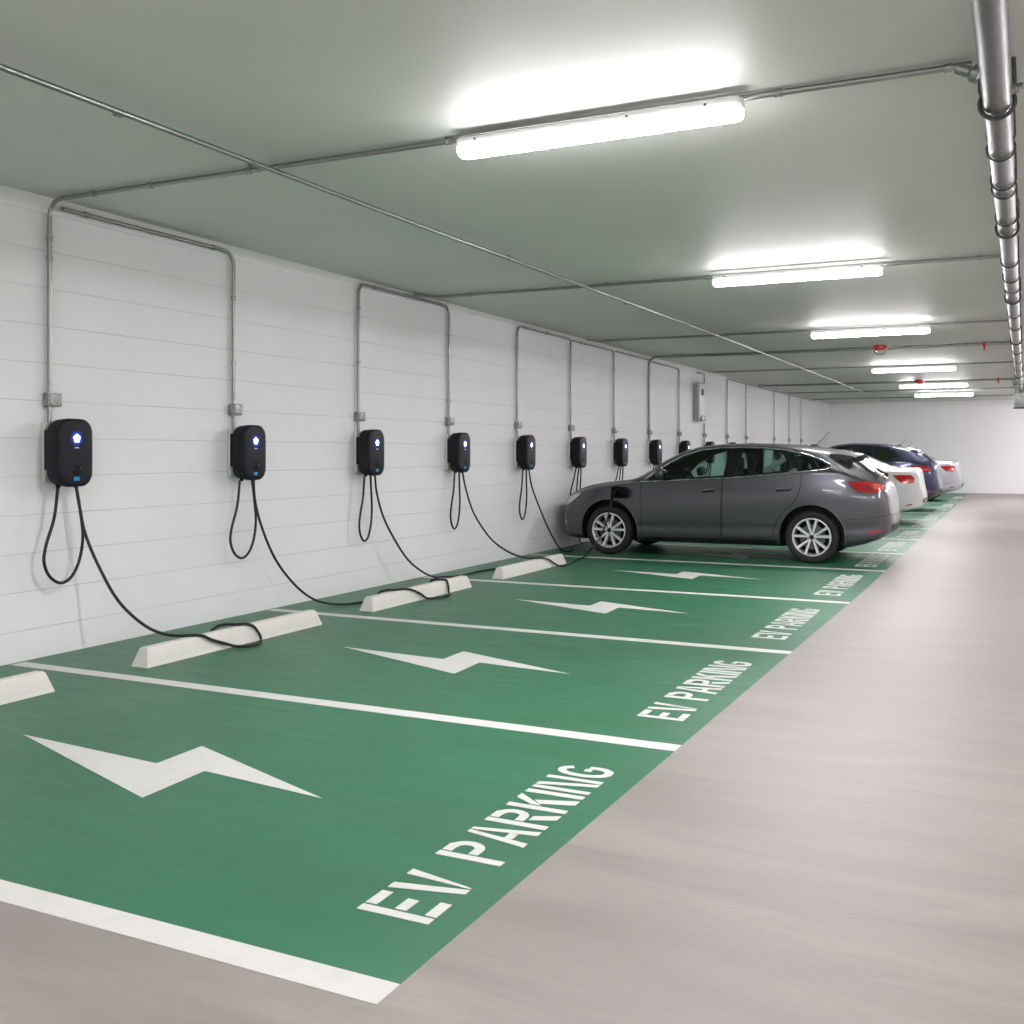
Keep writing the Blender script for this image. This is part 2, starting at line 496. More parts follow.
# ------------------------------------------------------------------ wheel stops
for i, y in enumerate((2.42, 5.0, 7.62, 10.2)):
    L = (1.86, 1.88, 1.84, 1.78)[i]
    root = None
    b = bmesh.new()
    prof = [(.785,0),(.925,0),(.925,.02),(.893,.122),(.817,.122),(.785,.02)]
    n = len(prof); vs = []
    for (t, dy) in ((0, 0), (1, 0)):
        for (px, pz) in prof:
            e = .035*(pz/.122)
            vs.append(b.verts.new((px-.855, (e if t == 0 else L-e)-L/2, pz)))
    for k in range(n): b.faces.new((vs[k], vs[(k+1) % n], vs[(k+1) % n+n], vs[k+n]))
    b.faces.new(vs[:n][::-1]); b.faces.new(vs[n:])
    bmesh.ops.recalc_face_normals(b, faces=b.faces)
    bmesh.ops.bevel(b, geom=[e for e in b.edges if min(v.co.z for v in e.verts) > .01], offset=.008, segments=2, affect='EDGES')
    o = MB().bm(b).build('wheel_stop', M['stop']); o.location = (.855, y+L/2, 0.001)
    tag(o, ['white concrete wheel stop in the nearest bay, cut off by the edge, bare of cable',
            'white concrete wheel stop in the second bay with a looped cable draped over it',
            'white concrete wheel stop in the third bay with a cable curling over its far half',
            'white concrete wheel stop in the fourth bay with the car charging cable across it'][i], 'wheel stop', 'concrete wheel stops at the heads of the bays')

# ------------------------------------------------------------------ wall chargers
CY = [5.07+1.857*i for i in range(10)]+[23.75, 25.64, 28.98, 31.12, 33.04]
def rr_outline(w, h, r, bulge=.0, n=7):
    pts = []
    for cx, cz, a0 in ((w/2-r, h/2-r, 0), (-w/2+r, h/2-r, 90), (-w/2+r, -h/2+r, 180), (w/2-r, -h/2+r, 270)):
        for k in range(n+1):
            a = math.radians(a0+90*k/n); pts.append((cx+r*math.cos(a), cz+r*math.sin(a)))
    # densify sides a little and bulge
    out = []
    for i, p in enumerate(pts):
        q = pts[(i+1) % len(pts)]
        m = max(1, int(math.hypot(q[0]-p[0], q[1]-p[1])/.04))
        for k in range(m):
            out.append((p[0]+(q[0]-p[0])*k/m, p[1]+(q[1]-p[1])*k/m))
    return [(y*(1+bulge*(1-(2*z/h)**2)), z*(1+bulge*.6*(1-(2*y/w)**2))) for y, z in out]
def loft_rings(rings, cap0=True, cap1=True):
    n = len(rings[0]); vs = [p for r in rings for p in r]; fs = []
    for i in range(len(rings)-1):
        for k in range(n):
            fs.append((i*n+k, i*n+(k+1) % n, (i+1)*n+(k+1) % n, (i+1)*n+k))
    if cap0: fs.append(tuple(range(n-1, -1, -1)))
    if cap1: fs.append(tuple((len(rings)-1)*n+k for k in range(n)))
    return vs, fs
CW, CH = .283, .457
def charger_shell():
    base = rr_outline(CW, CH, .085, .035)
    ring = lambda x, k: [(x, y*k, z*(1-(1-k)*CW/CH*1.2)) for y, z in base]
    return base, ring

def make_charger():
    root = bpy.data.objects.new('vehicle_charger', None); COL.objects.link(root)
    root.location = (0, CY[0], 1.395)
    MB().box((.022, -.02, 0), (.036, .2, .41), .006).build('backplate', M['bracket'], root)
    MB().box((.065, -.012, .02), (.06, .225, .275), .008).build('mounting_bracket', M['blackp'], root)
    base, ring = charger_shell()
    vs, fs = loft_rings([ring(.07, .86), ring(.078, .93), ring(.095, .965), ring(.155, .99), ring(.163, .985)])
    MB().add(vs, fs).build('housing', M['blackp'], root, 50)
    vs, fs = loft_rings([ring(.163, .975), ring(.168, .995), ring(.185, 1.0), ring(.196, .985), ring(.203, .94), ring(.2065, .85), ring(.2085, .6)])
    cov = MB().add(vs, fs).build('front_cover', M['cover'], root, 50)
    fx = .2092
    # icon bloom painted as an emissive disc, then icon and lettering bar
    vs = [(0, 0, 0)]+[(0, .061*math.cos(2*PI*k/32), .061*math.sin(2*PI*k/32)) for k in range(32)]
    h = MB().add(vs, [(0, k+1, (k+1) % 32+1) for k in range(32)]).build('icon_bloom_disc', M['halo'], root, None)
    h.location = (fx, .0, .098); h['label'] = 'blue bloom painted around the status icon'
    ic = [(.026*(1+.11*math.cos(5*a))*math.cos(a+PI/2), .027*(1+.11*math.cos(5*a))*math.sin(a+PI/2)) for a in [2*PI*k/40 for k in range(40)]]
    mb = MB().prism(ic, lambda u, v, t: (.0006 if t == 0 else .0014, u, v))
    for sx in (-1, 1):
        mb.prism([(sx*.006-.003, sx*.004-.007), (sx*.006+.001, sx*.004-.007), (sx*.006+.003, sx*.004+.006), (sx*.006-.001, sx*.004+.006)], lambda u, v, t: (.0015 if t == 0 else .0019, u, v), 1)
    mb.build('status_icon', [M['icon'], M['cover']], h, None)
    mb = MB()
    for k in range(5):
        mb.box((fx+.0005, -.014+.007*k, .033+.002*(1 if k in (1, 2, 3) else 0)), (.001, .005, .006))
    mb.build('status_lettering', M['icon2'], root, None)
    # connector dock
    dk = rr_outline(.072, .07, .024)
    mb = MB(); vs, fs = loft_rings([[(fx-.004, y, z-.118) for y, z in dk], [(fx+.001, y, z-.118) for y, z in dk]]); mb.add(vs, fs)
    dock = mb.build('connector_dock', M['recess'], root)
    for sx in (-1, 1): MB().lathe([(0,.0005),(0,.0075),(.003,.0075),(.004,.005),(.004,.0005)], (fx+.001, sx*.031, -.108), (1,0,0), 16).build('dock_latch', M['clamp'], dock)
    mb = MB()
    for k, (a, b_) in enumerate(((-.022,-.006),(-.004,.006),(.008,.022))):
        mb.box((fx, (a+b_)/2, -.178), (.002, b_-a, .024), .0008, 1)
        mb.box((fx+.0006, (a+b_)/2+.002, -.178), (.002, (b_-a)*.35, .009), mi=1)
    mb.build('blue_badge', [M['badge'], M['cover']], root)
    mb = MB()
    for a, b_ in ((.13, -.088), (.14, .052)): MB().tube([(a, b_, -.2), (a, b_, -.24)], .0145, 14).build('cable_gland', M['recess'], root)
    return root

def copy_tree(o, parent=None):
    c = o.copy(); COL.objects.link(c)
    if parent is not None: c.parent = parent
    for ch in list(o.children): copy_tree(ch, c)
    return c

LOOP = [(.13,-.088,1.165),(.127,-.118,.95),(.12,-.180,.76),(.115,-.188,.66),(.112,-.14,.56),(.11,-.05,.506),(.11,.03,.53),(.112,.097,.625),(.115,.133,.80),(.12,.105,1.0),(.132,.062,1.168)]
LEADS = {
 0: [(.143,5.12,1.168),(.155,5.145,1.0),(.17,5.173,.839),(.24,5.237,.592),(.40,5.269,.354),(.58,5.333,.195),(.68,5.38,.148),(.78,5.41,.136),(.85,5.469,.134),(.903,5.523,.128),(.928,5.588,.092),(.945,5.726,.04),(.972,5.79,.014),(1.02,5.82,.012),(1.045,5.89,.012),(1.03,5.975,.013),(.985,6.05,.02),(.948,6.075,.055),(.918,6.05,.11),(.895,6.0,.136),(.843,5.957,.136),(.765,5.915,.136),(.735,5.86,.125),(.715,5.80,.08),(.70,5.79,.02),(.70,5.83,.012)],
 1: [(.143,6.975,1.168),(.15,6.985,1.0),(.17,7.038,.783),(.2,7.20,.465),(.26,7.40,.22),(.33,7.55,.09),(.40,7.70,.03),(.484,7.831,.013),(.56,8.031,.012),(.63,8.06,.012),(.69,8.02,.05),(.75,7.99,.115),(.80,8.0,.136),(.86,8.08,.136),(.905,8.25,.125),(.935,8.42,.06),(.96,8.49,.014),(1.03,8.56,.012),(1.05,8.68,.012),(1.02,8.82,.013),(.965,8.90,.025),(.935,8.95,.06),(.905,8.96,.128),(.86,8.93,.136),(.79,8.90,.136),(.745,8.90,.09),(.72,8.90,.014),(.66,8.98,.012)],
 2: [(.143,8.84,1.168),(.15,8.86,1.0),(.17,8.943,.755),(.2,9.121,.494),(.22,9.359,.26),(.245,9.61,.11),(.25,9.83,.035),(.26,10.0,.013),(.36,10.12,.012),(.38,10.4,.012),(.37,10.64,.012),(.43,10.95,.012),(.55,11.2,.012),(.62,11.5,.012)],
 3: [(.143,10.696,1.168),(.155,10.74,1.0),(.18,10.874,.711),(.24,10.93,.56),(.35,11.05,.35),(.5,11.13,.22),(.68,11.14,.155),(.8,11.205,.136),(.88,11.26,.136),(.92,11.42,.11),(.945,11.54,.05),(.985,11.60,.014),(1.03,11.70,.012),(1.0,11.95,.012),(.90,12.4,.012),(.86,12.75,.02),(.895,12.97,.13),(.965,13.09,.27),(1.03,13.17,.5),(1.06,13.19,.66),(1.085,13.20,.79)],
 4: [(.143,12.553,1.168),(.16,12.6,.95),(.2,12.73,.69),(.27,12.95,.32),(.33,13.08,.12),(.36,13.2,.03),(.40,13.3,.012),(.37,13.5,.012),(.30,13.7,.012)],
}
proto = make_charger()
NOTE = ['largest in view, cable looped over a wheel stop', 'cable curling over the third bay wheel stop', 'cable sagging onto the floor of the fourth bay',
        'its lead plugged into the graphite estate car', 'lead falling in front of the graphite car bumper', 'just above the bonnet nose of the graphite car',
        'above the bonnet of the graphite car', 'beside the windscreen of the graphite car', 'lower half hidden by the graphite car roof pillar', 'just its top edge above the graphite car roof',
        'barely above the graphite car roof', 'barely above the graphite car roof', 'hidden behind the graphite car roof', 'hidden behind the graphite car roof', 'hidden behind the parked cars']
chargers = []
for i, y in enumerate(CY):
    c = proto if i == 0 else copy_tree(proto)
    c.location = (0, y, 1.395)
    chargers.append(c)
def generic_lead(y): return [(.143,y+.053,1.168),(.125,y+.085,1.0),(.085,y+.14,.75),(.055,y+.19,.45),(.045,y+.22,.2),(.045,y+.25,.04),(.05,y+.33,.012),(.06,y+.55,.012)]
for i, y in enumerate(CY):
    c = chargers[i]
    tag(c, f'{ORD[i]} black wall charger from the viewer, {NOTE[i]}', 'charger', 'black electric car chargers on the left wall')
    sy, so = (1, 0) if i == 0 else (1, -.02) if i == 1 else (.7, -.05)
    sub = 8 if i < 5 else 5
    lp = crom([(a if i < 5 else .06+(a-.06)*max(0, (z-.6)/.56), y+b*sy+so, z if i < 5 else 1.168-(1.168-z)*.8) for a, b, z in LOOP], sub)
    MB().tube([p-c.location for p in lp], .0108, 10).build('cable_loop', M['cable'], c)
    ld = crom(LEADS.get(i, generic_lead(y)), sub)
    lead = MB().tube([p-c.location for p in ld], .0108, 10).build('charging_cable', M['cable'], c)
    if i == 3:
        # connector plugged in the front wing of the car
        o = c.location
        mb = MB()
        mb.tube([Vector(p)-o for p in [(1.075,13.195,.74),(1.083,13.197,.79),(1.10,13.215,.835),(1.115,13.25,.855)]], .02, 14, rads=[.014,.022,.026,.03])
        mb.tube([Vector(p)-o for p in [(1.115,13.25,.855),(1.13,13.35,.862)]], .032, 16)
        mb.box(Vector((1.16,13.285,.875))-o, (.10,.07,.06), .02)
        mb.box(Vector((1.20,13.27,.835))-o, (.07,.05,.09), .02)
        mb.build('charging_connector', M['recess'], lead)['label'] = 'black charging connector'

# ------------------------------------------------------------------ conduits
def coupling(p, t, r, L=.035):
    t = Vector(t).normalized(); p = Vector(p)
    mb = MB(); mb.lathe([(-L/2, r*.9), (-L/2, r*1.35), (-L/4, r*1.35), (-L/4+.002, r*1.22), (L/4-.002, r*1.22), (L/4, r*1.35), (L/2, r*1.35), (L/2, r*.9)], p, t, 14)
    return mb
def conduit(label, pts, r, couplings, jbox=None, group='steel conduits', bend=.13, closed_ends=True, name='conduit'):
    root = empty(name, pts[0], label, 'conduit', group); o = Vector(pts[0])
    path = fillet(pts, bend, 8)
    MB().tube([p-o for p in path], r, 14).build('pipe', M['conduit'], root, 40)
    for p, t in couplings:
        coupling(Vector(p)-o, t, r).build('coupling', M['galv'], root)
    if jbox is not None:
        x, y, z = jbox
        b = MB().box(Vector((x, y+.012, z))-o, (.06, .108, .092), .006).build('junction_box', M['galv'], root)
        mb = MB().box(Vector((x+.032, y+.012, z))-o, (.006, .092, .08), .002)
        for sy in (-1, 1): mb.lathe([(0,.004),(.003,.004),(.0035,.0005)], Vector((x+.035, y+.012+sy*.034, z+sy*.026))-o, (1,0,0), 8)
        mb.build('box_cover', M['galv'], b)
    return root
ZR, XR, RC = 3.122, .034, .0155
cx = lambda i: CY[i]-.075
Zb, Zt = 1.60, 3.06
DG = 'steel conduits dropping to the wall chargers'
# 1: from the charger up and out across the ceiling
conduit('grey steel conduit from the nearest charger up and across the ceiling to the first light',
    [(XR, cx(0), Zb), (XR, cx(0), ZR), (5.80, 5.03, ZR)], RC,
    [((XR, cx(0), 2.72), (0,0,1)), ((XR, cx(0), 2.86), (0,0,1)), ((.45, cx(0), ZR), (1,0,0)), ((.95, 5.0, ZR), (1,0,0)), ((1.75, 5.005, ZR), (1,0,0)), ((3.15, 5.01, ZR), (1,0,0)), ((4.95, 5.025, ZR), (1,0,0)), ((5.7, 5.03, ZR), (1,0,0))],
    (.036, cx(0)+.01, 1.758), DG)
conduit('grey steel conduit running along the wall top and dropping to the second charger',
    [(XR, 5.10, 3.085), (XR, cx(1), 3.085), (XR, cx(1), Zb)], RC,
    [((XR, 5.3, 3.085), (0,1,0)), ((XR, 6.6, 3.085), (0,1,0)), ((XR, cx(1), 2.70), (0,0,1)), ((XR, cx(1), 2.15), (0,0,1))], (.036, cx(1)+.01, 1.758), DG)
conduit('grey steel conduit rising from the third charger with a bend at the ceiling',
    [(XR, cx(2), Zb), (XR, cx(2), 3.10), (XR, 9.66, 3.10)], RC,
    [((XR, cx(2), 2.85), (0,0,1)), ((XR, cx(2), 2.3), (0,0,1)), ((XR, 9.0, 3.10), (0,1,0)), ((XR, 9.6, 3.10), (0,1,0))], (.036, cx(2)+.01, 1.758), DG)
conduit('grey steel conduit dropping to the fourth charger from the wall top',
    [(XR, 9.68, 3.10), (XR, cx(3), 3.10), (XR, cx(3), Zb)], RC,
    [((XR, cx(3), 2.75), (0,0,1)), ((XR, cx(3), 2.0), (0,0,1))], (.036, cx(3)+.01, 1.758), DG)
conduit('grey steel conduit rising from the fifth charger beside the graphite car nose',
    [(XR, cx(4), Zb), (XR, cx(4), 3.08), (XR, cx(5)-.13, 3.08)], RC,
    [((XR, cx(4), 2.8), (0,0,1)), ((XR, 13.4, 3.08), (0,1,0))], (.036, cx(4)+.01, 1.758), DG)
conduit('grey steel conduit dropping to the sixth charger',
    [(XR, cx(5)-.12, 3.08), (XR, cx(5), 3.08), (XR, cx(5), Zb)], RC,
    [((XR, cx(5), 2.75), (0,0,1))], (.036, cx(5)+.01, 1.758), DG)
conduit('grey steel conduit running on from the sixth drop to the seventh charger',
    [(XR, cx(5)+.09, 3.07), (XR, cx(6), 3.07), (XR, cx(6), Zb)], RC,
    [((XR, cx(5)+.4, 3.07), (0,1,0)), ((XR, cx(6), 2.75), (0,0,1))], (.036, cx(6)+.01, 1.758), DG)
conduit('thick dark conduit from the eighth charger bending across the ceiling under the red sounder',
    [(XR, cx(7), Zb), (XR, cx(7), 3.114), (6.0, 18.05, 3.114)], .024,
    [((XR, cx(7), 2.6), (0,0,1)), ((.6, cx(7), 3.114), (1,0,0)), ((1.1, 17.99, 3.114), (1,0,0)), ((2.6, 18.02, 3.114), (1,0,0)), ((5.3, 18.05, 3.114), (1,0,0))], (.036, cx(7)+.01, 1.758), DG)
conduit('grey steel conduit joining the seventh drop to the eighth along the wall top', [(XR, cx(6)+.08, 3.07), (XR, cx(7)-.04, 3.07)], RC, [((XR, 17, 3.07), (0,1,0))], None, DG)
conduit('grey steel conduit dropping to the ninth charger behind the graphite car',
    [(XR, cx(7)+.05, 3.05), (XR, cx(8), 3.05), (XR, cx(8), Zb)], RC, [((XR, cx(8), 2.75), (0,0,1))], (.036, cx(8)+.01, 1.758), DG)
conduit('grey steel conduit below the wall cabinet dropping to the tenth charger', [(XR, cx(9), 2.02), (XR, cx(9), Zb)], RC, [((XR, cx(9), 1.95), (0,0,1))], (.036, cx(9)+.01, 1.758), DG)
conduit('short grey steel conduit above the wall cabinet with an elbow fitting', [(XR, cx(9), 2.88), (XR, cx(9), 3.06), (XR, cx(9)-.55, 3.06)], RC, [((XR, cx(9)-.5, 3.06), (0,1,0))], None, DG, .05)
conduit('grey steel conduit rising from the eleventh charger just beyond the wall cabinet', [(XR, cx(10), Zb), (XR, cx(10), 3.09), (XR, 35.5, 3.09)], RC, [((XR, cx(10), 2.7), (0,0,1))], (.036, cx(10)+.01, 1.758), DG)
for k, nm in ((11, 'twelfth'), (12, 'thirteenth'), (13, 'fourteenth'), (14, 'fifteenth')):
    conduit(f'grey steel conduit on the far wall stretch dropping to the {nm} charger', [(XR, cx(k), 3.07), (XR, cx(k), Zb)], RC, [((XR, cx(k), 2.75), (0,0,1))], (.036, cx(k)+.01, 1.758), DG)
CG = 'conduits crossing the ceiling'
conduit('grey steel ceiling conduit curving off the wall run, leading to the second light', [(.075, 9.72, ZR), (.16, 10.01, ZR), (5.92, 10.06, ZR)], RC, [((.6, 10.02, ZR), (1,0,0)), ((2.2, 10.03, ZR), (1,0,0)), ((3.25, 10.04, ZR), (1,0,0)), ((5.0, 10.05, ZR), (1,0,0)), ((5.7, 10.06, ZR), (1,0,0))], None, CG, .2)
for x0, y, r, lab in ((.1, 15.05, RC, 'grey steel ceiling conduit carrying the third light'), (.1, 22.0, RC, 'grey steel ceiling conduit carrying the fourth light'),
                  (.1, 27.0, .024, 'thick dark ceiling conduit carrying the far red sounder'), (.1, 30.8, RC, 'grey steel ceiling conduit just before the farthest light'), (.1, 34.8, RC, 'farthest grey steel ceiling conduit close to the end wall')):
    conduit(lab, [(.09, y-.22, 3.114 if r > .02 else ZR), (.16, y, 3.114 if r > .02 else ZR), (5.95 if y < 16 else 6.05, y, 3.114 if r > .02 else ZR)], r, [((x, y, 3.114 if r > .02 else ZR), (1,0,0)) for x in (.5, 1.6, 5.3)], None, CG, .15)
conduit('long grey steel conduit running the length of the ceiling above the bays', [(1.97, -5.5, 3.071), (2.02, 6.5, 3.071), (2.15, 15, 3.071), (2.25, 36.5, 3.071)], RC,
    [((1.99, y, 3.071), (0,1,0)) for y in (1.2, 2.4, 3.75, 4.75)]+[((2.06, y, 3.071), (0,1,0)) for y in (8, 11)], None, CG, .3)
# wall cabinet
root = empty('wall_cabinet', (.002, 21.2, 2.05), 'narrow tall grey metal cabinet high on the white wall between the ninth and eleventh drops', 'cabinet')
MB().box((.055, 0, .40), (.105, .52, .80), .006).build('cabinet_body', M['grey_enamel'], root)
dr = MB().box((.115, .02, .42), (.016, .40, .70), .004).build('cabinet_door', M['panel_face'], root)
MB().box((.127, .02, .60), (.008, .16, .13), .003).build('meter_window', M['dark'], dr)
MB().box((.125, .05, .05), (.05, .26, .12), .006).build('terminal_box', M['galv'], root)

# ------------------------------------------------------------------ light fixtures
def make_light():
    root = bpy.data.objects.new('ceiling_light', None); COL.objects.link(root)
    L = 1.53
    MB().box((0, 0, -.027), (L, .086, .05), .006).build('housing', M['housing'], root)
    # lens: lathe-like rounded trough
    prof = [(-.05,0),(-.054,-.018),(-.05,-.038),(-.034,-.053),(0,-.058),(.034,-.053),(.05,-.038),(.054,-.018),(.05,0)]
    n = len(prof)
    rings = []
    for x, k in ((-L/2-.006, .7), (-L/2+.006, .93), (-L/2+.025, 1), (L/2-.025, 1), (L/2-.006, .93), (L/2+.006, .7)):
        rings.append([(x, a*k, -.05+b_*k) for a, b_ in prof])
    vs, fs = loft_rings(rings)
    df = MB().add(vs, fs).build('diffuser', [M['diffuser'], M['diffuser_side']], root, 40)
    for p in df.data.polygons: p.material_index = 0 if p.normal.z < -.6 else 1
    for sx in (-1, 1): 
        e = MB().box((sx*(L/2+.005), 0, -.03), (.012, .075, .045), .004).build('end_cap', M['housing'], root)
    mb = MB()
    for x in (-.66, .2, .6): mb.lathe([(0,.007),(.003,.006),(.0035,.0005)], (x, -.043, -.022), (0,-1,0), 10)
    mb.build('screw', M['clamp'], root)
    return root
lp = make_light()
LY = [(4.02, 4.96, 'nearest and largest white linear light glowing under the ceiling'), (4.13, 9.86, 'second white linear light glowing under the ceiling'),
      (4.19, 14.95, 'third white linear light glowing, just before the near red sounder'), (4.19, 21.95, 'fourth white linear light glowing, between the two red sounders'),
      (4.21, 27.35, 'fifth white linear light glowing, behind the far red sounder'), (4.20, 32.0, 'farthest white linear light glowing near the end wall'),
      (4.02, -.1, 'added white linear fill light over the aisle behind the viewer'), (4.02, -4.2, 'added white linear fill light beside the wall behind the viewer')]  # these two are unseen fixtures added behind the camera for fill
LY += [(9.2, y, f'added white linear fill light over the unseen opposite bays, number {k+1} from the front wall') for k, y in enumerate((-4, -1, 2, 5, 8, 11, 14, 17, 21, 25, 29, 33, 36))]  # unseen row added to even out the garage lighting
LY += [(8.6, 34.0, 'added white linear fill light over the aisle near the end wall, beyond the photo edge'), (7.7, 30.5, 'added white linear fill light over the far aisle beyond the photo edge')]  # added out of view to brighten the end wall
for i, (x, y, lab) in enumerate(LY):
    o = lp if i == 0 else copy_tree(lp)
    o.location = (x, y, 3.104 if i != 4 else 3.094)
    tag(o, lab, 'light', 'white linear ceiling lights')

# ------------------------------------------------------------------ big pipe on the right
PXA, PXB = (5.905, -5.0), (6.15, 28.6)
px = lambda y: 5.888+(y-3.9)*(6.15-5.905)/(28.6-3.9)
root = empty('service_pipe', (px(-5), -5, 2.95), 'thick galvanised pipe hung under the ceiling along the aisle', 'pipe'); o = Vector(root.location)
MB().tube([Vector((px(y), y, 2.95))-o for y in (-5, 4, 12, 20, 29.2)], .059, 32).build('pipe', M['pipe'], root)
for y, hv in ((-1.5,0),(1.5,0),(5.07, 1), (5.84, 0), (6.5, 0), (6.72, 0), (7.54, 0), (7.93, 1), (9.25, 0), (10.1, 0), (10.8, 0), (11.5, 1), (12.8, 0), (14.1, 0), (15.9, 1), (17.6, 0), (19.3, 0), (21.2, 0), (23.2, 1), (25.4, 0), (27.6, 0)):
    R = .066 if not hv else .071; c = Vector((px(y), y, 2.95))-o
    mb = MB()
    ring = [c+Vector((R*math.cos(a), 0, R*math.sin(a))) for a in [math.radians(150+240*k/24) for k in range(25)]]
    up = [Vector((ring[0].x-.004, c.y, .19)), ring[0]+Vector((-.008, 0, .03))]
    up2 = [ring[-1]+Vector((.008, 0, .03)), Vector((ring[-1].x+.004, c.y, .19))]
    mb.tube(up+ring+up2, .0055 if not hv else .010, 8)
    mb.build('pipe_hanger', M['clamp'], root)
MB().lathe([(-.09,.016),(-.09,.026),(-.03,.026),(-.02,.040),(.012,.040),(.012,.0005)], Vector((px(4.4)-.075, 5.03, 3.075))-o, (1,0,-.5), 16).build('branch_fitting', M['galv'], root)
MB().lathe([(0,.0005),(0,.022),(.03,.022),(.036,.014),(.05,.014),(.05,.0005)], Vector((px(5)+.055, 5.0, 2.975))-o, (1,0,.3), 14).build('drain_plug', M['galv'], root)
root = empty('duct_box', (6.28, 29.55, 2.52), 'dull grey sheet metal duct box at the far end of the thick pipe', 'duct')
MB().box((0, 0, .31), (.56, .5, .62), .008).build('duct_casing', M['galv'], root)
mb = MB()
mb.box((0, 0, .01), (.60, .54, .02), .004); mb.box((0, 0, .60), (.60, .54, .02), .004)
mb.build('duct_flange', M['clamp'], root)

# red sounders and sprinklers
def sounder(x, y, z, lab):
    r = empty('fire_sounder', (x, y, z), lab, 'fire alarm', 'red fire sounders on the ceiling conduits')
    MB().lathe([(0,.0005),(0,.085),(-.012,.10),(-.05,.104),(-.075,.094),(-.085,.07),(-.085,.0005)], (0,0,0), (0,0,1), 28).build('sounder_body', M['red'], r)
    mb = MB().lathe([(-.085,.06),(-.10,.058),(-.115,.045),(-.122,.0005)], (0,0,0), (0,0,1), 24); mb.build('sounder_lens', M['lens_clear'], r)
    mb = MB().tube([(-.085,0,-.08),(-.075,0,-.13),(-.03,0,-.155),(.03,0,-.155),(.075,0,-.13),(.085,0,-.08)], .007, 8); mb.build('wire_guard', M['clamp'], r)
sounder(4.01, 17.86, 3.145, 'larger red fire sounder with wire guard under the ceiling, before the fourth light')
sounder(3.93, 26.85, 3.145, 'smaller far red fire sounder with wire guard in front of the fifth light')
def sprinkler(x, y, z, lab):
    r = empty('sprinkler_head', (x, y, z), lab, 'sprinkler', 'red sprinkler heads on the ceiling conduits')
    MB().lathe([(.07,.0005),(.07,.018),(.05,.028),(.0,.028),(-.01,.014),(-.04,.014),(-.04,.0005)], (0,0,0), (0,0,1), 18).build('sprinkler_body', M['red'], r)
    MB().lathe([(-.05,.0005),(-.05,.028),(-.056,.03),(-.056,.0005)], (0,0,0), (0,0,1), 18).cyl((0,0,-.04),(0,0,-.05),.008,8).build('deflector', M['red'], r)
sprinkler(5.56, 18.045, 3.075, 'small red sprinkler head near the thick pipe on the nearer dark conduit')
sprinkler(5.66, 27.0, 3.08, 'small red sprinkler head near the thick pipe on the farther dark conduit')

# ------------------------------------------------------------------ cars
class Pch:
    """monotone cubic"""
    def __init__(s, pts):
        s.x = [p[0] for p in pts]; s.y = [p[1] for p in pts]; n = len(pts)
        h = [s.x[i+1]-s.x[i] for i in range(n-1)]; dl = [(s.y[i+1]-s.y[i])/h[i] for i in range(n-1)]
        m = [0]*n; m[0] = dl[0]; m[-1] = dl[-1]
        for i in range(1, n-1):
            if dl[i-1]*dl[i] > 0:
                w1 = 2*h[i]+h[i-1]; w2 = h[i]+2*h[i-1]; m[i] = (w1+w2)/(w1/dl[i-1]+w2/dl[i])
        s.h, s.m = h, m
    def __call__(s, x):
        if x <= s.x[0]: return s.y[0]
        if x >= s.x[-1]: return s.y[-1]
        import bisect
        i = bisect.bisect_right(s.x, x)-1
        t = (x-s.x[i])/s.h[i]; h = s.h[i]
        return (2*t**3-3*t*t+1)*s.y[i]+(t**3-2*t*t+t)*h*s.m[i]+(-2*t**3+3*t*t)*s.y[i+1]+(t**3-t*t)*h*s.m[i+1]

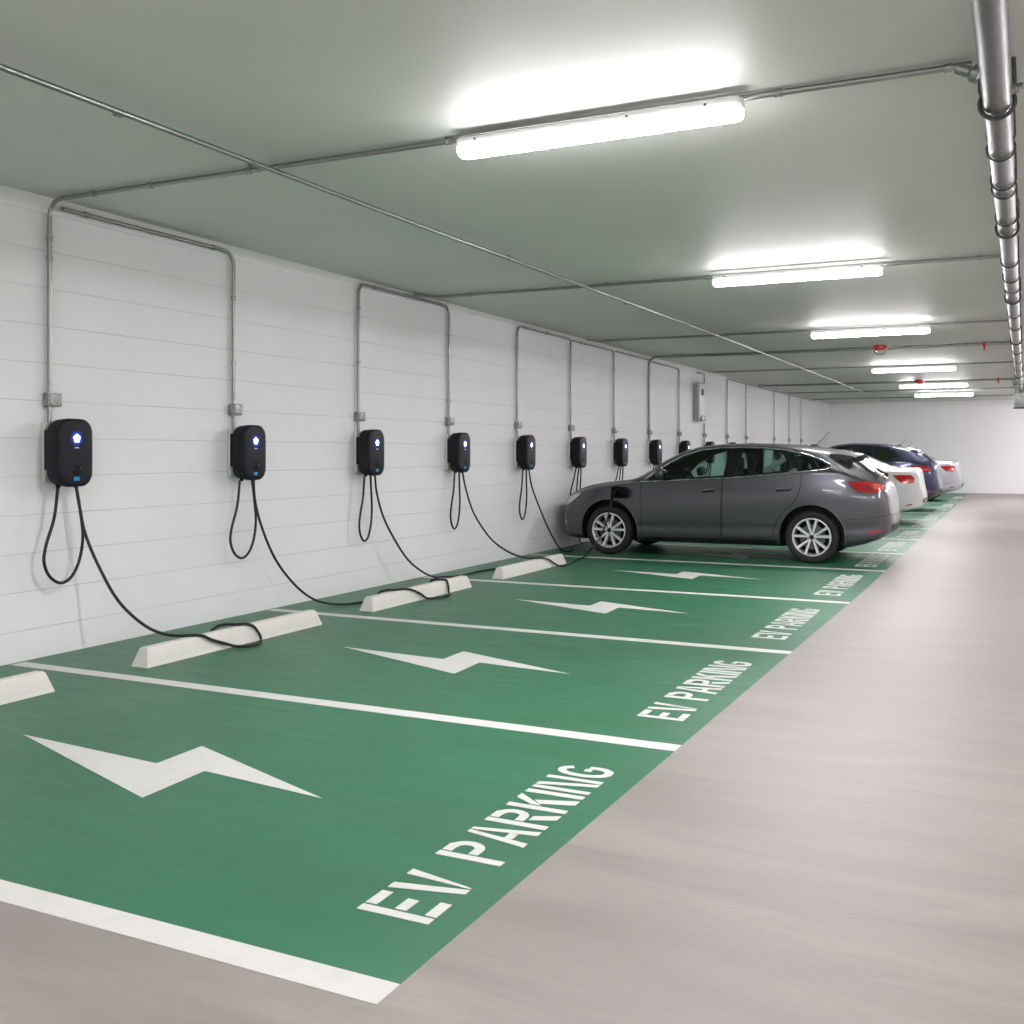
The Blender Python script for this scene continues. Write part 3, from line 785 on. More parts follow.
XO = 2.36
class Car:
    def __init__(s, spec, Yc, name, label, paint, hero=False):
        s.c = {k: Pch(v) for k, v in spec['curves'].items()}
        s.x0, s.x1 = spec['x0'], spec['x1']; s.spec = spec; s.paint = paint; s.hero = hero
        s.root = empty(name, (XO, Yc, .0023), label, 'car', 'cars parked in the green bays')
        s.bvh = s.fine()
    def ctrl(s, x):
        c = s.c
        zb, zt, ws = c['zb'](x), c['zt'](x), c['ws'](x)
        zr, wr, zbe = c['zrail'](x), c['wrail'](x), c['zbelt'](x)
        wb = ws*c['rb'](x)
        zr = min(zr, zt-.006); zbe = min(zbe, zr-.008)
        zs = zb+(zbe-zb)*.72
        h = zs-zb
        return [(0, zb), (ws*.62, zb), (ws*.88, zb+.012), (ws*.953, zb+.10*h), (ws*.976, zb+.22*h), (ws*.977, zb+.36*h), (ws*.990, zb+.50*h), (ws*1.0, zb+.78*h), (ws*.998, zs+.04*h),
                (wb+(ws-wb)*.35, zbe-.3*(zbe-zs)), (wb, zbe), (wb+(wr-wb)*.5+.012*min(1, (zr-zbe)/.25), (zbe+zr)/2), (wr, zr), (wr*.90, zr+(zt-zr)*.42), (wr*.66, zr+(zt-zr)*.80), (wr*.3, zr+(zt-zr)*.965), (0, zt)]
    def section(s, x, sub):
        P = crom([(0, y, z) for y, z in s.ctrl(x)], sub)
        return [(max(0, p.y), p.z) for p in P]
    def stations(s, step):
        xs = []
        x = s.x0
        L = s.x1-s.x0
        while x < s.x1-1e-4:
            xs.append(x)
            e = min(x-s.x0, s.x1-x)
            x += max(.007, min(step, step*(.16+e*1.3)))
        xs = [a for a in xs if s.x1-a > .003]+[s.x1]
        return xs
    def loft(s, step, sub):
        rings = []
        for x in s.stations(step):
            h = s.section(x, sub)
            r = [(x-XO, -y, z) for y, z in h]+[(x-XO, y, z) for y, z in h[-2:0:-1]]
            rings.append(r)
        return loft_rings(rings)
    def fine(s):
        vs, fs = s.loft(.035 if s.hero else .06, 8 if s.hero else 5)
        return BVHTree.FromPolygons([Vector(v) for v in vs], fs)
    def hit(s, o, d_):
        r = s.bvh.ray_cast(Vector(o), Vector(d_))
        if r[0] is None: r = s.bvh.find_nearest(Vector(o)+Vector(d_)*(Vector(o).length*.7))
        return r
    def side(s, x, z, sg, off):
        h = s.bvh.ray_cast(Vector((x-XO, sg*3, z)), Vector((0, -sg, 0)))
        if h[0] is None:
            h = s.bvh.find_nearest(Vector((x-XO, sg*.7, z)))
        n = h[1]
        if n.y*sg < 0: n = -n
        return h[0]+n*off
    def top(s, x, y, sg, off):
        h = s.bvh.ray_cast(Vector((x-XO, y, 5)), Vector((0, 0, -1)))
        if h[0] is None: h = s.bvh.find_nearest(Vector((x-XO, y, 1)))
        n = h[1]
        if n.z < 0: n = -n
        return h[0]+n*off
    def rear(s, y, z, sg, off):
        h = s.bvh.ray_cast(Vector((9, y, z)), Vector((-1, 0, 0)))
        if h[0] is None: h = s.bvh.find_nearest(Vector((s.x1-XO, y, z)))
        n = h[1]
        if n.x < 0: n = -n
        return h[0]+n*off
    def front(s, y, z, sg, off):
        h = s.bvh.ray_cast(Vector((-9, y, z)), Vector((1, 0, 0)))
        if h[0] is None: h = s.bvh.find_nearest(Vector((s.x0-XO, y, z)))
        n = h[1]
        if n.x > 0: n = -n
        return h[0]+n*off
    def panel(s, name, outline, mode, mat, off, sg=-1, holes=(), grid=.05, parent=None, smooth=60):
        dens = lambda P: [(p[0]+(q[0]-p[0])*k/m, p[1]+(q[1]-p[1])*k/m) for p, q in zip(P, P[1:]+P[:1]) for m in [max(1, int(math.hypot(q[0]-p[0], q[1]-p[1])/grid))] for k in range(m)]
        loops = [dens(list(outline))]+[dens(list(h)) for h in holes]
        pts, edges = [], []
        for lp_ in loops:
            o = len(pts); pts += lp_; edges += [(o+i, o+(i+1) % len(lp_)) for i in range(len(lp_))]
        def inside(p, P):
            r = False
            for (a, b_), (c, d_) in zip(P, P[1:]+P[:1]):
                if (b_ > p[1]) != (d_ > p[1]) and p[0] < (c-a)*(p[1]-b_)/(d_-b_)+a: r = not r
            return r
        ins = lambda p: inside(p, loops[0]) and not any(inside(p, h) for h in loops[1:])
        xs = [p[0] for p in loops[0]]; ys = [p[1] for p in loops[0]]
        nx = int((max(xs)-min(xs))/grid); ny = int((max(ys)-min(ys))/grid)
        for i in range(1, nx+1):
            for j in range(1, ny+1):
                p = (min(xs)+i*grid, min(ys)+j*grid)
                if ins(p) and min(math.hypot(p[0]-q[0], p[1]-q[1]) for q in pts[:len(edges)]) > grid*.45: pts.append(p)
        r = delaunay_2d_cdt([Vector(p) for p in pts], edges, [], 0, 1e-6)
        V, F = r[0], r[2]
        fs = []
        for f in F:
            cx_ = sum(V[i][0] for i in f)/len(f); cy_ = sum(V[i][1] for i in f)/len(f)
            if ins((cx_, cy_)): fs.append(tuple(f))
        fn = getattr(s, mode)
        vs = [fn(v[0], v[1], sg, off) for v in V]
        # orient outward
        tot = Vector()
        for f in fs[:60]:
            a, b_, c = (vs[i] for i in f[:3]); tot += (b_-a).cross(c-a)
        want = {'side': Vector((0, sg, 0)), 'top': Vector((0, 0, 1)), 'rear': Vector((1, 0, 0)), 'front': Vector((-1, 0, 0))}[mode]
        if tot.dot(want) < 0: fs = [f[::-1] for f in fs]
        return mesh_from(name, vs, fs, mat, parent or s.root, smooth)
    def line(s, name, pts, mode, mat, r, sg=-1, off=0, closed=False, parent=None, n=6, step=.03, flat_=1):
        if closed: pts = list(pts)+[pts[0]]
        P = []
        for p, q in zip(pts, pts[1:]):
            m = max(1, int(math.hypot(q[0]-p[0], q[1]-p[1])/step))
            P += [(p[0]+(q[0]-p[0])*k/m, p[1]+(q[1]-p[1])*k/m) for k in range(m)]
        P.append(pts[-1])
        fn = getattr(s, mode)
        path = [fn(a, b_, sg, off) for a, b_ in P]
        return MB().tube(path, r, n).build(name, mat, parent or s.root, 60)
    def bool_body(s, cutters, step, sub):
        vs, fs = s.loft(step, sub)
        body = mesh_from('body', vs, fs, [s.paint, M['dark']], s.root, None)
        b = bmesh.new(); b.from_mesh(body.data); bmesh.ops.recalc_face_normals(b, faces=b.faces); b.to_mesh(body.data); b.free()
        cs = []
        for cvs, cfs in cutters:
            c = mesh_from('cut', cvs, cfs, [s.paint, M['dark']], s.root, None, [1]*len(cfs))
            b = bmesh.new(); b.from_mesh(c.data); bmesh.ops.recalc_face_normals(b, faces=b.faces); b.to_mesh(c.data); b.free()
            m = body.modifiers.new('b', 'BOOLEAN'); m.operation = 'DIFFERENCE'; m.solver = 'EXACT'; m.object = c
            cs.append(c)
        dg = bpy.context.evaluated_depsgraph_get()
        dg.update()
        me = bpy.data.meshes.new_from_object(body.evaluated_get(dg))
        body.modifiers.clear(); body.data = me; me.name = 'body'
        for c in cs:
            d_ = c.data; bpy.data.objects.remove(c); bpy.data.meshes.remove(d_)
        zc = s.spec.get('clad', .24)
        for p in me.polygons:
            if p.material_index == 0 and p.center.z < zc and abs(p.normal.z) < .995: p.material_index = 0
        me.polygons.foreach_set('use_smooth', [True]*len(me.polygons))
        me.set_sharp_from_angle(angle=math.radians(38))
        return body

def cyl_cut(x, z, r, y0, y1, n=56):
    vs = [(x-XO+r*math.cos(2*PI*k/n), y, z+r*math.sin(2*PI*k/n)) for y in (y0, y1) for k in range(n)]
    fs = [(k, (k+1) % n, n+(k+1) % n, n+k) for k in range(n)]+[tuple(range(n-1, -1, -1)), tuple(range(n, 2*n))]
    return vs, fs
def prism_cut(poly, f):
    m = MB(); m.prism(poly, f); return m.v, m.f

def make_wheel(car, x, sg, R, name='wheel', w=.205, yc=None, style=0):
    yc = yc if yc is not None else sg*.795
    o = bpy.data.objects.new(name, None)
    RR = R*.735
    out = w*.5
    # rim mesh is the wheel part itself; local axis +t points outward
    ax = (0, sg, 0)
    mb = MB()
    mb.lathe([(-out*.9, RR*1.0), (-out*.9, RR*.93), (-.02, RR*.88), (out*.55, RR*.90), (out*.80, RR*.92), (out*.88, RR*.955), (out*.86, RR*1.0), (out*.70, RR*1.02)], (0,0,0), ax, 48)
    mb.lathe([(out*.25, .0005), (out*.25, RR*.24), (out*.60, RR*.24), (out*.68, RR*.21), (out*.70, .0005)], (0,0,0), ax, 30)
    ns = 5
    for k in range(ns):
        for q in (-1, 1):
            a0 = 2*PI*k/ns+PI/2+q*.13; a1 = 2*PI*k/ns+PI/2+q*.27
            p = lambda a, r: (r*math.cos(a), r*math.sin(a))
            hw0, hw1 = RR*.062, RR*.086
            c0, c1 = p(a0, RR*.16), p(a1, RR*.93)
            dx, dz = c1[0]-c0[0], c1[1]-c0[1]; L = math.hypot(dx, dz); nx, nz = -dz/L, dx/L
            quad = [(c0[0]+nx*hw0, c0[1]+nz*hw0), (c1[0]+nx*hw1, c1[1]+nz*hw1), (c1[0]-nx*hw1, c1[1]-nz*hw1), (c0[0]-nx*hw0, c0[1]-nz*hw0)]
            back = [(v[0], sg*(out*.35), v[1]) for v in quad]
            f0 = [out*.66, out*.80, out*.80, out*.66]
            ins = .72
            cen = [((quad[0][0]+quad[3][0])/2, (quad[0][1]+quad[3][1])/2), ((quad[1][0]+quad[2][0])/2, (quad[1][1]+quad[2][1])/2)]
            frontv = []
            for i, v in enumerate(quad):
                c = cen[0] if i in (0, 3) else cen[1]
                frontv.append((c[0]+(v[0]-c[0])*ins, sg*f0[i], c[1]+(v[1]-c[1])*ins))
            mb.add(back+frontv, [(0,1,2,3),(4,5,6,7),(0,1,5,4),(1,2,6,5),(2,3,7,6),(3,0,4,7)])
    wheel = mb.build(name, M['rim'], car.root, 35); wheel.location = (x-XO, yc, R)
    h = w*.5
    t = MB().lathe([(-h*.82, RR*.96), (-h*.95, RR*1.05), (-h*1.03, RR*1.17), (-h*.98, R*.945), (-h*.82, R*.985), (-h*.5, R), (h*.5, R), (h*.82, R*.985), (h*.98, R*.945), (h*1.03, RR*1.17), (h*.98, RR*1.06), (h*.86, RR*1.0), (h*.70, RR*.985)], (0,0,0), ax, 64)
    t.build('tyre', M['tyre'], wheel, 40)
    MB().lathe([(0, .0005), (0, RR*.66), (out*.14, RR*.66), (out*.14, RR*.30), (out*.2, .0005)], (0,0,0), ax, 32).build('brake_disc', M['disc'], wheel)
    MB().lathe([(-out*.3, .0005), (-out*.3, RR*.9)], (0,0,0), ax, 32).build('wheel_backing', M['recess'], wheel)
    cb = MB().lathe([(out*.68, RR*.12), (out*.75, RR*.12), (out*.78, RR*.09), (out*.78, .0005)], (0,0,0), ax, 20)
    cb.build('hub_cap', M['dark'], wheel)
    mb = MB()
    for k in range(5):
        a = 2*PI*k/5-PI/2; mb.lathe([(out*.6, RR*.035), (out*.72, RR*.035), (out*.73, .0005)], (RR*.175*math.cos(a), 0, RR*.175*math.sin(a)), ax, 8)
    mb.build('wheel_nut', M['dark'], wheel)
    return wheel

def antenna(car, x, z, tilt=.6, L=.24):
    p = car.top(x, 0, 1, -.004)
    mb = MB()
    mb.add(*loft_rings([[(p.x+a*k*.075, b_*k*.03, p.z+hh-a*k*.0) for a, b_ in [(math.cos(t), math.sin(t)) for t in [2*PI*j/16 for j in range(16)]]] for k, hh in ((1, -.004), (.85, .012), (.5, .026), (.2, .032))]))
    mb.tube([(p.x+.02, 0, p.z+.02), (p.x+.02+L*.72, 0, p.z+.02+L*.72)], .0045, 8, rads=[.0055, .003])
    return mb.build('roof_antenna', M['dark'], car.root)

def mirror(car, x, z, sg, paint):
    b = car.side(x+.06, z-.03, sg, 0)
    y = b.y
    mb = MB()
    mb.box((x-XO+.02, y+sg*.14, z+.03), (.12, .20, .13), .05, 4, rot=None)
    m = mb.build('side_mirror', paint, car.root, 60)
    a = MB().box((x-XO+.05, y+sg*.02, z-.02), (.09, .12, .035), .012).build('mirror_stalk', M['dark'], m)
    MB().box((x-XO+.078, y+sg*.14, z+.03), (.01, .15, .09), .004).build('mirror_glass', M['glassd'], m)
    return m

# ---- graphite estate ------------------------------------------------
wag = dict(x0=.06, x1=4.68, curves=dict(
    zb=[(.06,.40),(.09,.30),(.14,.235),(.25,.195),(.5,.185),(4.0,.19),(4.25,.23),(4.45,.29),(4.58,.345),(4.65,.40),(4.68,.47)],
    zt=[(.06,.56),(.075,.625),(.11,.705),(.16,.765),(.24,.822),(.36,.877),(.52,.928),(.68,.962),(.9,.99),(1.06,1.005),(1.22,1.03),(1.32,1.085),(1.53,1.222),(1.73,1.345),(1.99,1.445),(2.21,1.488),(2.43,1.508),(2.76,1.517),(3.12,1.51),(3.53,1.482),(3.78,1.45),(4.0,1.405),(4.1,1.365),(4.2,1.295),(4.36,1.185),(4.5,1.085),(4.57,1.02),(4.61,.93),(4.64,.8),(4.66,.68),(4.675,.60),(4.68,.56)],
    ws=[(.06,.30),(.075,.42),(.10,.52),(.15,.635),(.22,.72),(.32,.79),(.5,.86),(.8,.903),(1.3,.915),(2.4,.922),(3.6,.918),(4.1,.893),(4.3,.855),(4.42,.81),(4.5,.765),(4.58,.685),(4.63,.59),(4.66,.47),(4.675,.36),(4.68,.26)],
    zbelt=[(.06,.52),(.08,.585),(.12,.66),(.2,.735),(.36,.80),(.52,.85),(.68,.885),(1.06,.945),(1.41,.985),(2.0,1.02),(2.58,1.05),(3.1,1.09),(3.5,1.13),(3.8,1.15),(3.95,1.15),(4.2,1.09),(4.36,1.03),(4.5,.97),(4.58,.91),(4.62,.83),(4.65,.70),(4.68,.51)],
    rb=[(.06,.84),(.5,.93),(1.3,.955),(2.4,.955),(3.6,.945),(4.1,.925),(4.35,.905),(4.6,.89),(4.68,.88)],
    zrail=[(.06,.548),(.08,.61),(.12,.69),(.2,.765),(.36,.845),(.52,.898),(.68,.935),(1.06,.982),(1.3,.992),(1.41,1.0),(1.59,1.135),(1.78,1.26),(1.98,1.365),(2.24,1.44),(2.48,1.468),(2.76,1.476),(3.02,1.468),(3.31,1.446),(3.6,1.408),(3.8,1.362),(3.95,1.305),(4.15,1.205),(4.36,1.085),(4.5,1.01),(4.58,.945),(4.62,.86),(4.65,.73),(4.68,.54)],
    wrail=[(.06,.2),(.08,.34),(.12,.45),(.2,.56),(.36,.66),(.68,.745),(1.2,.785),(1.41,.775),(1.8,.70),(2.24,.645),(2.8,.63),(3.4,.62),(3.8,.615),(4.1,.635),(4.36,.66),(4.5,.62),(4.58,.54),(4.63,.45),(4.66,.35),(4.68,.19)],
))
def remap(curves, f):
    return {k: [(f(a), b_) for a, b_ in v] for k, v in curves.items()}
def fx_wag(x):
    if x < 1.0: return x+.09*(1.0-x)/.94
    if x > 4.2: return 4.2+(x-4.2)*(4.63-4.2)/(4.68-4.2)
    return x
wag['curves'] = remap(wag['curves'], fx_wag); wag['x0'] = fx_wag(.06); wag['x1'] = fx_wag(4.68)
YW = 14.215
car = Car(wag, YW, 'estate_car', 'dark graphite grey estate car with silver alloy wheels, plugged in, nearest of the cars', M['paint_grey'], True)
WF = [(1.57,1.02),(1.80,1.225),(2.02,1.345),(2.24,1.412),(2.42,1.432),(2.60,1.437),(2.565,1.075)]
WR = [(2.715,1.085),(2.775,1.440),(3.05,1.432),(3.26,1.410),(3.33,1.33),(3.395,1.215),(3.415,1.168)]
WQ = [(3.435,1.365),(3.6,1.335),(3.75,1.288),(3.86,1.228),(3.83,1.200),(3.51,1.160)]
DLO = [(1.44,.992),(2.0,1.025),(2.58,1.055),(3.1,1.098),(3.5,1.14),(3.84,1.178),(3.905,1.205),(3.90,1.235),(3.75,1.312),(3.6,1.362),(3.31,1.424),(3.02,1.449),(2.76,1.457),(2.48,1.450),(2.24,1.424),(1.98,1.345),(1.78,1.238),(1.59,1.112)]
ARC = [(.985, .335, .412), (3.69, .335, .40)]
cut = []
for x, z, r in ARC:
    for sg in (-1, 1): cut.append(cyl_cut(x, z, r, sg*.56, sg*1.3))
# cabin void
rings = []
for k in range(30):
    x = 1.50+(4.28-1.50)*k/29
    c = car.c
    zt, zr, ws = c['zt'](x), c['zrail'](x), c['ws'](x)
    zfl = .36 if x < 3.15 else .80
    wb = ws*.955-.085; wr = c['wrail'](x)-.05
    zbe = min(c['zbelt'](x), zr-.12)
    prof = [(0, zfl), (.70, zfl), (ws-.12, max(.62, zfl+.06)), (wb, max(zbe, zfl+.1)), (wr, zr-.045), (wr*.6, zr+(zt-zr)*.8-.05), (0, zt-.05)]
    rings.append([(x-XO, -y, z) for y, z in prof]+[(x-XO, y, z) for y, z in prof[-2:0:-1]])
cut.append(loft_rings(rings))
for W_ in (WF, WR, WQ): cut.append(prism_cut(W_, lambda u, v, t: (u-XO, -1.5 if t == 0 else 1.5, v)))
WS = [(1.40,-.35),(1.49,-.66),(1.8,-.61),(2.10,-.55),(2.03,-.3),(2.01,0),(2.03,.3),(2.10,.55),(1.8,.61),(1.49,.66),(1.40,.35),(1.38,0)]
RG = [(4.13,-.5),(4.30,-.56),(4.44,-.54),(4.46,0),(4.44,.54),(4.30,.56),(4.13,.5)]
cut.append(prism_cut(WS, lambda u, v, t: (u-XO, v, 1.0 if t == 0 else 1.7)))
cut.append(prism_cut(RG, lambda u, v, t: (u-XO, v, 1.0 if t == 0 else 1.6)))
body = car.bool_body(cut, .05, 5)

grow = lambda P, k: [((p[0]-sum(q[0] for q in P)/len(P))*k+sum(q[0] for q in P)/len(P), (p[1]-sum(q[1] for q in P)/len(P))*k+sum(q[1] for q in P)/len(P)) for p in P]
for sg in (-1, 1):
    car.panel('window_surround', DLO, 'side', M['gloss'], .0015, sg, [WF, WR, WQ], .03)
    # doors
    DF = [(1.445,.985),(2.0,1.018),(2.555,1.045),(2.55,.8),(2.545,.285),(2.0,.268),(1.47,.26),(1.45,.5)]
    DR = [(2.567,1.045),(3.1,1.088),(3.49,1.128),(3.56,1.13),(3.565,1.04),(3.555,.95),(3.52,.83),(3.45,.73),(3.36,.655),(3.27,.54),(3.23,.42),(3.19,.31),(2.9,.292),(2.557,.285),(2.562,.8)]
    for nm, D, Wn, hx in (('front_door', DF, WF, (2.29, 2.48, .885, .90)), ('rear_door', DR, WR, (3.25, 3.455, .915, .93))):
        dr = car.panel('door', D, 'side', car.paint, .0022, sg, [], .03)
        car.line('door_seam', D, 'side', M['recess'], .0036, sg, .0012, True, dr)
        car.panel('window_glass', grow(Wn, 1.03), 'side', M['glass'], -.006, sg, [], .06, dr)
        hb = [car.side(hx[0]+(hx[1]-hx[0])*k/6, hx[2]+(hx[3]-hx[2])*k/6, sg, .022 if 0 < k < 6 else .004) for k in range(7)]
        hd = MB().tube(hb, .011, 10, rads=[.009,.012,.013,.013,.013,.012,.009]).build('door_handle', car.paint, dr)
        car.line('handle_strip', [(hx[0]+.02, hx[2]+.014), (hx[1]-.01, hx[3]+.014)], 'side', M['chrome'], .005, sg, .024, False, dr)
        car.line('handle_recess', [(hx[0]+.01, hx[2]-.012), (hx[1]-.02, hx[3]-.012)], 'side', M['recess'], .011, sg, -.004, False, dr)
    car.panel('quarter_glass', grow(WQ, 1.04), 'side', M['glass'], -.006, sg, [], .06)
    car.line('chrome_trim', DLO[:6], 'side', M['chrome'], .0105, sg, .002)
    car.line('chrome_trim', DLO[5:]+DLO[:1], 'side', M['chrome'], .0105, sg, .002)
    car.line('window_pillar_trim', [(3.36,1.37),(3.43,1.17)], 'side', M['gloss'], .012, sg, .004)
    car.panel('quarter_trim', [(3.40,1.142),(3.425,1.182),(3.50,1.188),(3.51,1.15)], 'side', M['chrome'], .006, sg)
    # lamps
    TL = [(4.12,1.025),(4.19,.955),(4.25,.908),(4.32,.893),(4.40,.892),(4.48,.902),(4.53,.92),(4.55,.94),(4.53,.98),(4.45,1.01),(4.33,1.03)]
    tl = car.panel('tail_lamp', TL, 'side', M['lens_red'], .006, sg, [], .025)
    car.panel('tail_lamp_band', [(4.27,.925),(4.36,.915),(4.42,.93),(4.39,.985),(4.33,1.0)], 'side', M['lens_dark'], .009, sg, [], .025, tl)
    car.panel('reversing_lens', [(4.36,.99),(4.41,.94),(4.50,.945),(4.515,.97),(4.44,1.003)], 'side', M['lens_pale'], .009, sg, [], .025, tl)
    car.line('tail_lamp_rim', TL, 'side', M['dark'], .004, sg, .003, True, tl)
    HL = [(.20,.635),(.22,.69),(.28,.75),(.38,.80),(.57,.838),(.53,.79),(.43,.715),(.31,.645)]
    hl = car.panel('headlamp', HL, 'side', M['lens_clear'], .004, sg, [], .025)
    car.line('headlamp_rim', HL, 'side', M['dark'], .005, sg, .002, True, hl)
    car.panel('fog_lamp', [(.19,.35),(.20,.43),(.31,.44),(.30,.37)], 'side', M['lens_clear'], .003, sg, [], .02)
    car.panel('rear_reflector', [(4.36,.385),(4.51,.412),(4.505,.44),(4.38,.415)], 'side', M['lens_red'], .004, sg, [], .025)
    car.line('bumper_seam', [(4.10,.565),(4.3,.575),(4.5,.60),(4.57,.615)], 'side', M['recess'], .003, sg, .0)
    car.line('bumper_seam', [(.60,.62),(.5,.66),(.42,.70)], 'side', M['recess'], .003, sg, .0)
    car.panel('sill_trim', [(1.42,.205),(3.28,.215),(3.26,.285),(2.5,.270),(1.44,.245)], 'side', M['dark'], .004, sg, [], .05)
    # wheel arch lips
    for x, z, r in ARC:
        lipp = []
        for k in range(41):
            a = math.radians(-14+208*k/40); lipp.append((x+(r+.004)*math.cos(a), z+(r+.004)*math.sin(a)))
        car.line('arch_lip', lipp, 'side', car.paint, .010, sg, -.004, False, None, 8)
    for x in (.985, 3.69): make_wheel(car, x, sg, .328)
    mirror(car, 1.74, 1.085, sg, car.paint)
# wing seam + charge port
car.panel('charge_port', [(1.02,.77),(1.02,.915),(1.10,.935),(1.24,.92),(1.27,.90),(1.28,.80),(1.24,.77)], 'side', M['recess'], .004, -1, [], .03)
fl_ = MB()
fl_.box((1.26-XO, -.955, .845), (.045, .10, .13), .012); fl_.build('charge_flap', M['recess'], car.root)
car.panel('windscreen', grow(WS, 1.03), 'top', M['glass'], -.006, 1, [], .08)
car.panel('rear_glass', grow(RG, 1.03), 'top', M['glassd'], .002, 1, [], .06)
car.line('bonnet_seam', [(.30,-.60),(.6,-.70),(1.15,-.76),(1.24,-.4),(1.24,.4),(1.15,.76),(.6,.70),(.30,.60),(.2,.3),(.2,-.3)], 'top', M['recess'], .0035, 1, 0, True)
# spoiler
mb = MB()
sp = []
for k in range(13):
    y = -.60+1.2*k/12; e = (abs(y)/.60)**2
    zc = 1.402-.040*e; x0_ = 3.90-.04*e
    sp.append([(x0_-XO, y, zc+.012), (4.02-XO, y, zc+.006), (4.18-XO-.03*e, y, zc-.018), (4.225-XO-.05*e, y, zc-.034), (4.215-XO-.05*e, y, zc-.046), (4.08-XO, y, zc-.078), (3.98-XO, y, zc-.085)])
vs, fs = loft_rings([[p for p in r] for r in sp])
so_ = mb.add(vs, fs).build('roof_spoiler', [car.paint, M['dark']], car.root, 40)
for p in so_.data.polygons: p.material_index = 0 if p.normal.z > .55 else 1
for sg in (-1, 1):
    car.panel('hatch_pillar_trim', [(3.94,1.29),(4.06,1.275),(4.25,1.180),(4.40,1.092),(4.45,1.055),(4.31,1.045),(4.13,1.115),(3.98,1.205),(3.93,1.262)], 'side', M['dark'], .005, sg, [], .03)
car.line('rear_wiper', [(4.36,.02),(4.44,.3)], 'top', M['dark'], .010, 1, .012)
mb = MB().lathe([(0,.03),(.03,.028),(.045,.02),(.05,.0005)], (4.475-XO, .0, 1.085), (.6,0,.8), 14); mb.build('wiper_hub', M['dark'], car.root)
#car.panel('number_plate', [(-.26,.70),(.26,.70),(.26,.81),(-.26,.81)], 'rear', M['plate'], .006, 1, [], .05)
car.panel('rear_diffuser', [(-.55,.40),(.55,.40),(.5,.49),(-.5,.49)], 'rear', M['dark'], .004, 1, [], .05)
car.line('tailgate_seam', [(-.66,.98),(-.60,.62),(0,.60),(.60,.62),(.66,.98)], 'rear', M['recess'], .003, 1, 0)
car.panel('front_grille', [(-.42,.46),(.42,.46),(.38,.58),(-.38,.58)], 'front', M['recess'], .004, 1, [], .05)
car.panel('front_valance', [(-.5,.29),(.5,.29),(.45,.41),(-.45,.41)], 'front', M['dark'], .004, 1, [], .05)
antenna(car, 3.58, 1.48)
# cabin furniture
MB().box((1.66-XO, 0, .93), (.36, 1.34, .22), .07, 3).build('dashboard', M['dark'], car.root)
sw = MB()
cen = Vector((1.98-XO, -.37, 1.0)); axs = Vector((1, 0, .35)).normalized()
u_ = Vector((0, 1, 0)); w_ = axs.cross(u_)
ringp = [cen+(u_*math.cos(2*PI*k/28)+w_*math.sin(2*PI*k/28))*.185 for k in range(29)]
sw.tube(ringp, .016, 10, False)
sw.lathe([(-.02,.0005),(-.02,.06),(.02,.055),(.025,.0005)], cen, axs, 18)
for a in (0, PI, PI*1.5): sw.tube([cen, cen+(u_*math.cos(a)+w_*math.sin(a))*.18], .013, 8)
sw.tube([cen, cen-axs*.3], .03, 10)
sw.build('steering_wheel', M['dark'], car.root)
def seat(x, y, wd, nm='seat'):
    mb = MB(); mb.box((x-XO, y, .56), (.52, wd, .16), .05, 3)
    mb.box((x+.28-XO, y, .88), (.14, wd, .58), .05, 3, rot=None)
    st = mb.build(nm, M['seat'], car.root, 60)
    return st
for y in (-.37, .37):
    st = seat(2.32, y, .50); MB().box((2.66-XO, y, 1.24), (.09, .26, .17), .035, 3).tube([(2.65-XO, y-.06, 1.1), (2.66-XO, y-.06, 1.2)], .008).tube([(2.65-XO, y+.06, 1.1), (2.66-XO, y+.06, 1.2)], .008).build('headrest', M['seat'], st)
mb = MB(); mb.box((3.02-XO, 0, .56), (.30, 1.24, .16), .05, 3); mb.box((3.36-XO, 0, .98), (.13, 1.24, .38), .05, 3)
st = mb.build('rear_seat', M['seat'], car.root, 60)
for y in (-.4, .4): MB().box((3.38-XO, y, 1.20), (.08, .24, .13), .03, 3).build('headrest', M['seat'], st)

# ---- the cars behind -------------------------------------------------
def far_car(spec, Yc, name, label, paint, kind):
    car = Car(spec, Yc, name, label, paint)
    A = spec['arches']; R = spec['R']
    cut = []
    for x in A:
        for sg in (-1, 1): cut.append(cyl_cut(x, R+.01, R+.065, sg*.56, sg*1.3, 40))
    car.bool_body(cut, .07, 4)
    for sg in (-1, 1):
        for k, W_ in enumerate(spec['windows']):
            car.panel('side_window', W_, 'side', M['glassd'], .003, sg, [], .06)
        car.line('window_trim', spec['dlo'], 'side', M['chrome' if kind != 'suv' else 'gloss'], .008, sg, .003, True)
        tl = car.panel('tail_lamp', spec['tail'], 'side', M['lens_red'], .006, sg, [], .03)
        car.panel('tail_lamp_band', spec['tail2'], 'side', spec.get('tail2mat', M['lens_dark']), .009, sg, [], .03, tl)
        car.panel('headlamp', spec['head'], 'side', M['lens_clear'], .004, sg, [], .04)
        for x in A: make_wheel(car, x, sg, R)
        mirror(car, spec['mir'][0], spec['mir'][1], sg, paint)
        for D in spec['seams']: car.line('door_seam', D, 'side', M['recess'], .004, sg, 0)
        for hx in spec['handles']: car.line('door_handle', [(hx[0], hx[1]), (hx[0]+.19, hx[1]+.015)], 'side', M['chrome'] if kind != 'suv' else paint, .012, sg, .016)
        car.panel('rear_reflector', spec['refl'], 'side', M['lens_red'], .004, sg, [], .04)
        car.panel('sill_trim', spec['sill'], 'side', M['dark'], .004, sg, [], .06)
    car.panel('windscreen', spec['ws'], 'top', M['glassd'], .003, 1, [], .08)
    car.panel('rear_glass', spec['rg'], 'top', M['glassd'], .003, 1, [], .06)
    car.panel('rear_diffuser', spec['diff'], 'rear', M['dark'], .006, 1, [], .06)
    antenna(car, spec['ant'][0], spec['ant'][1], .6, .2)
    return car

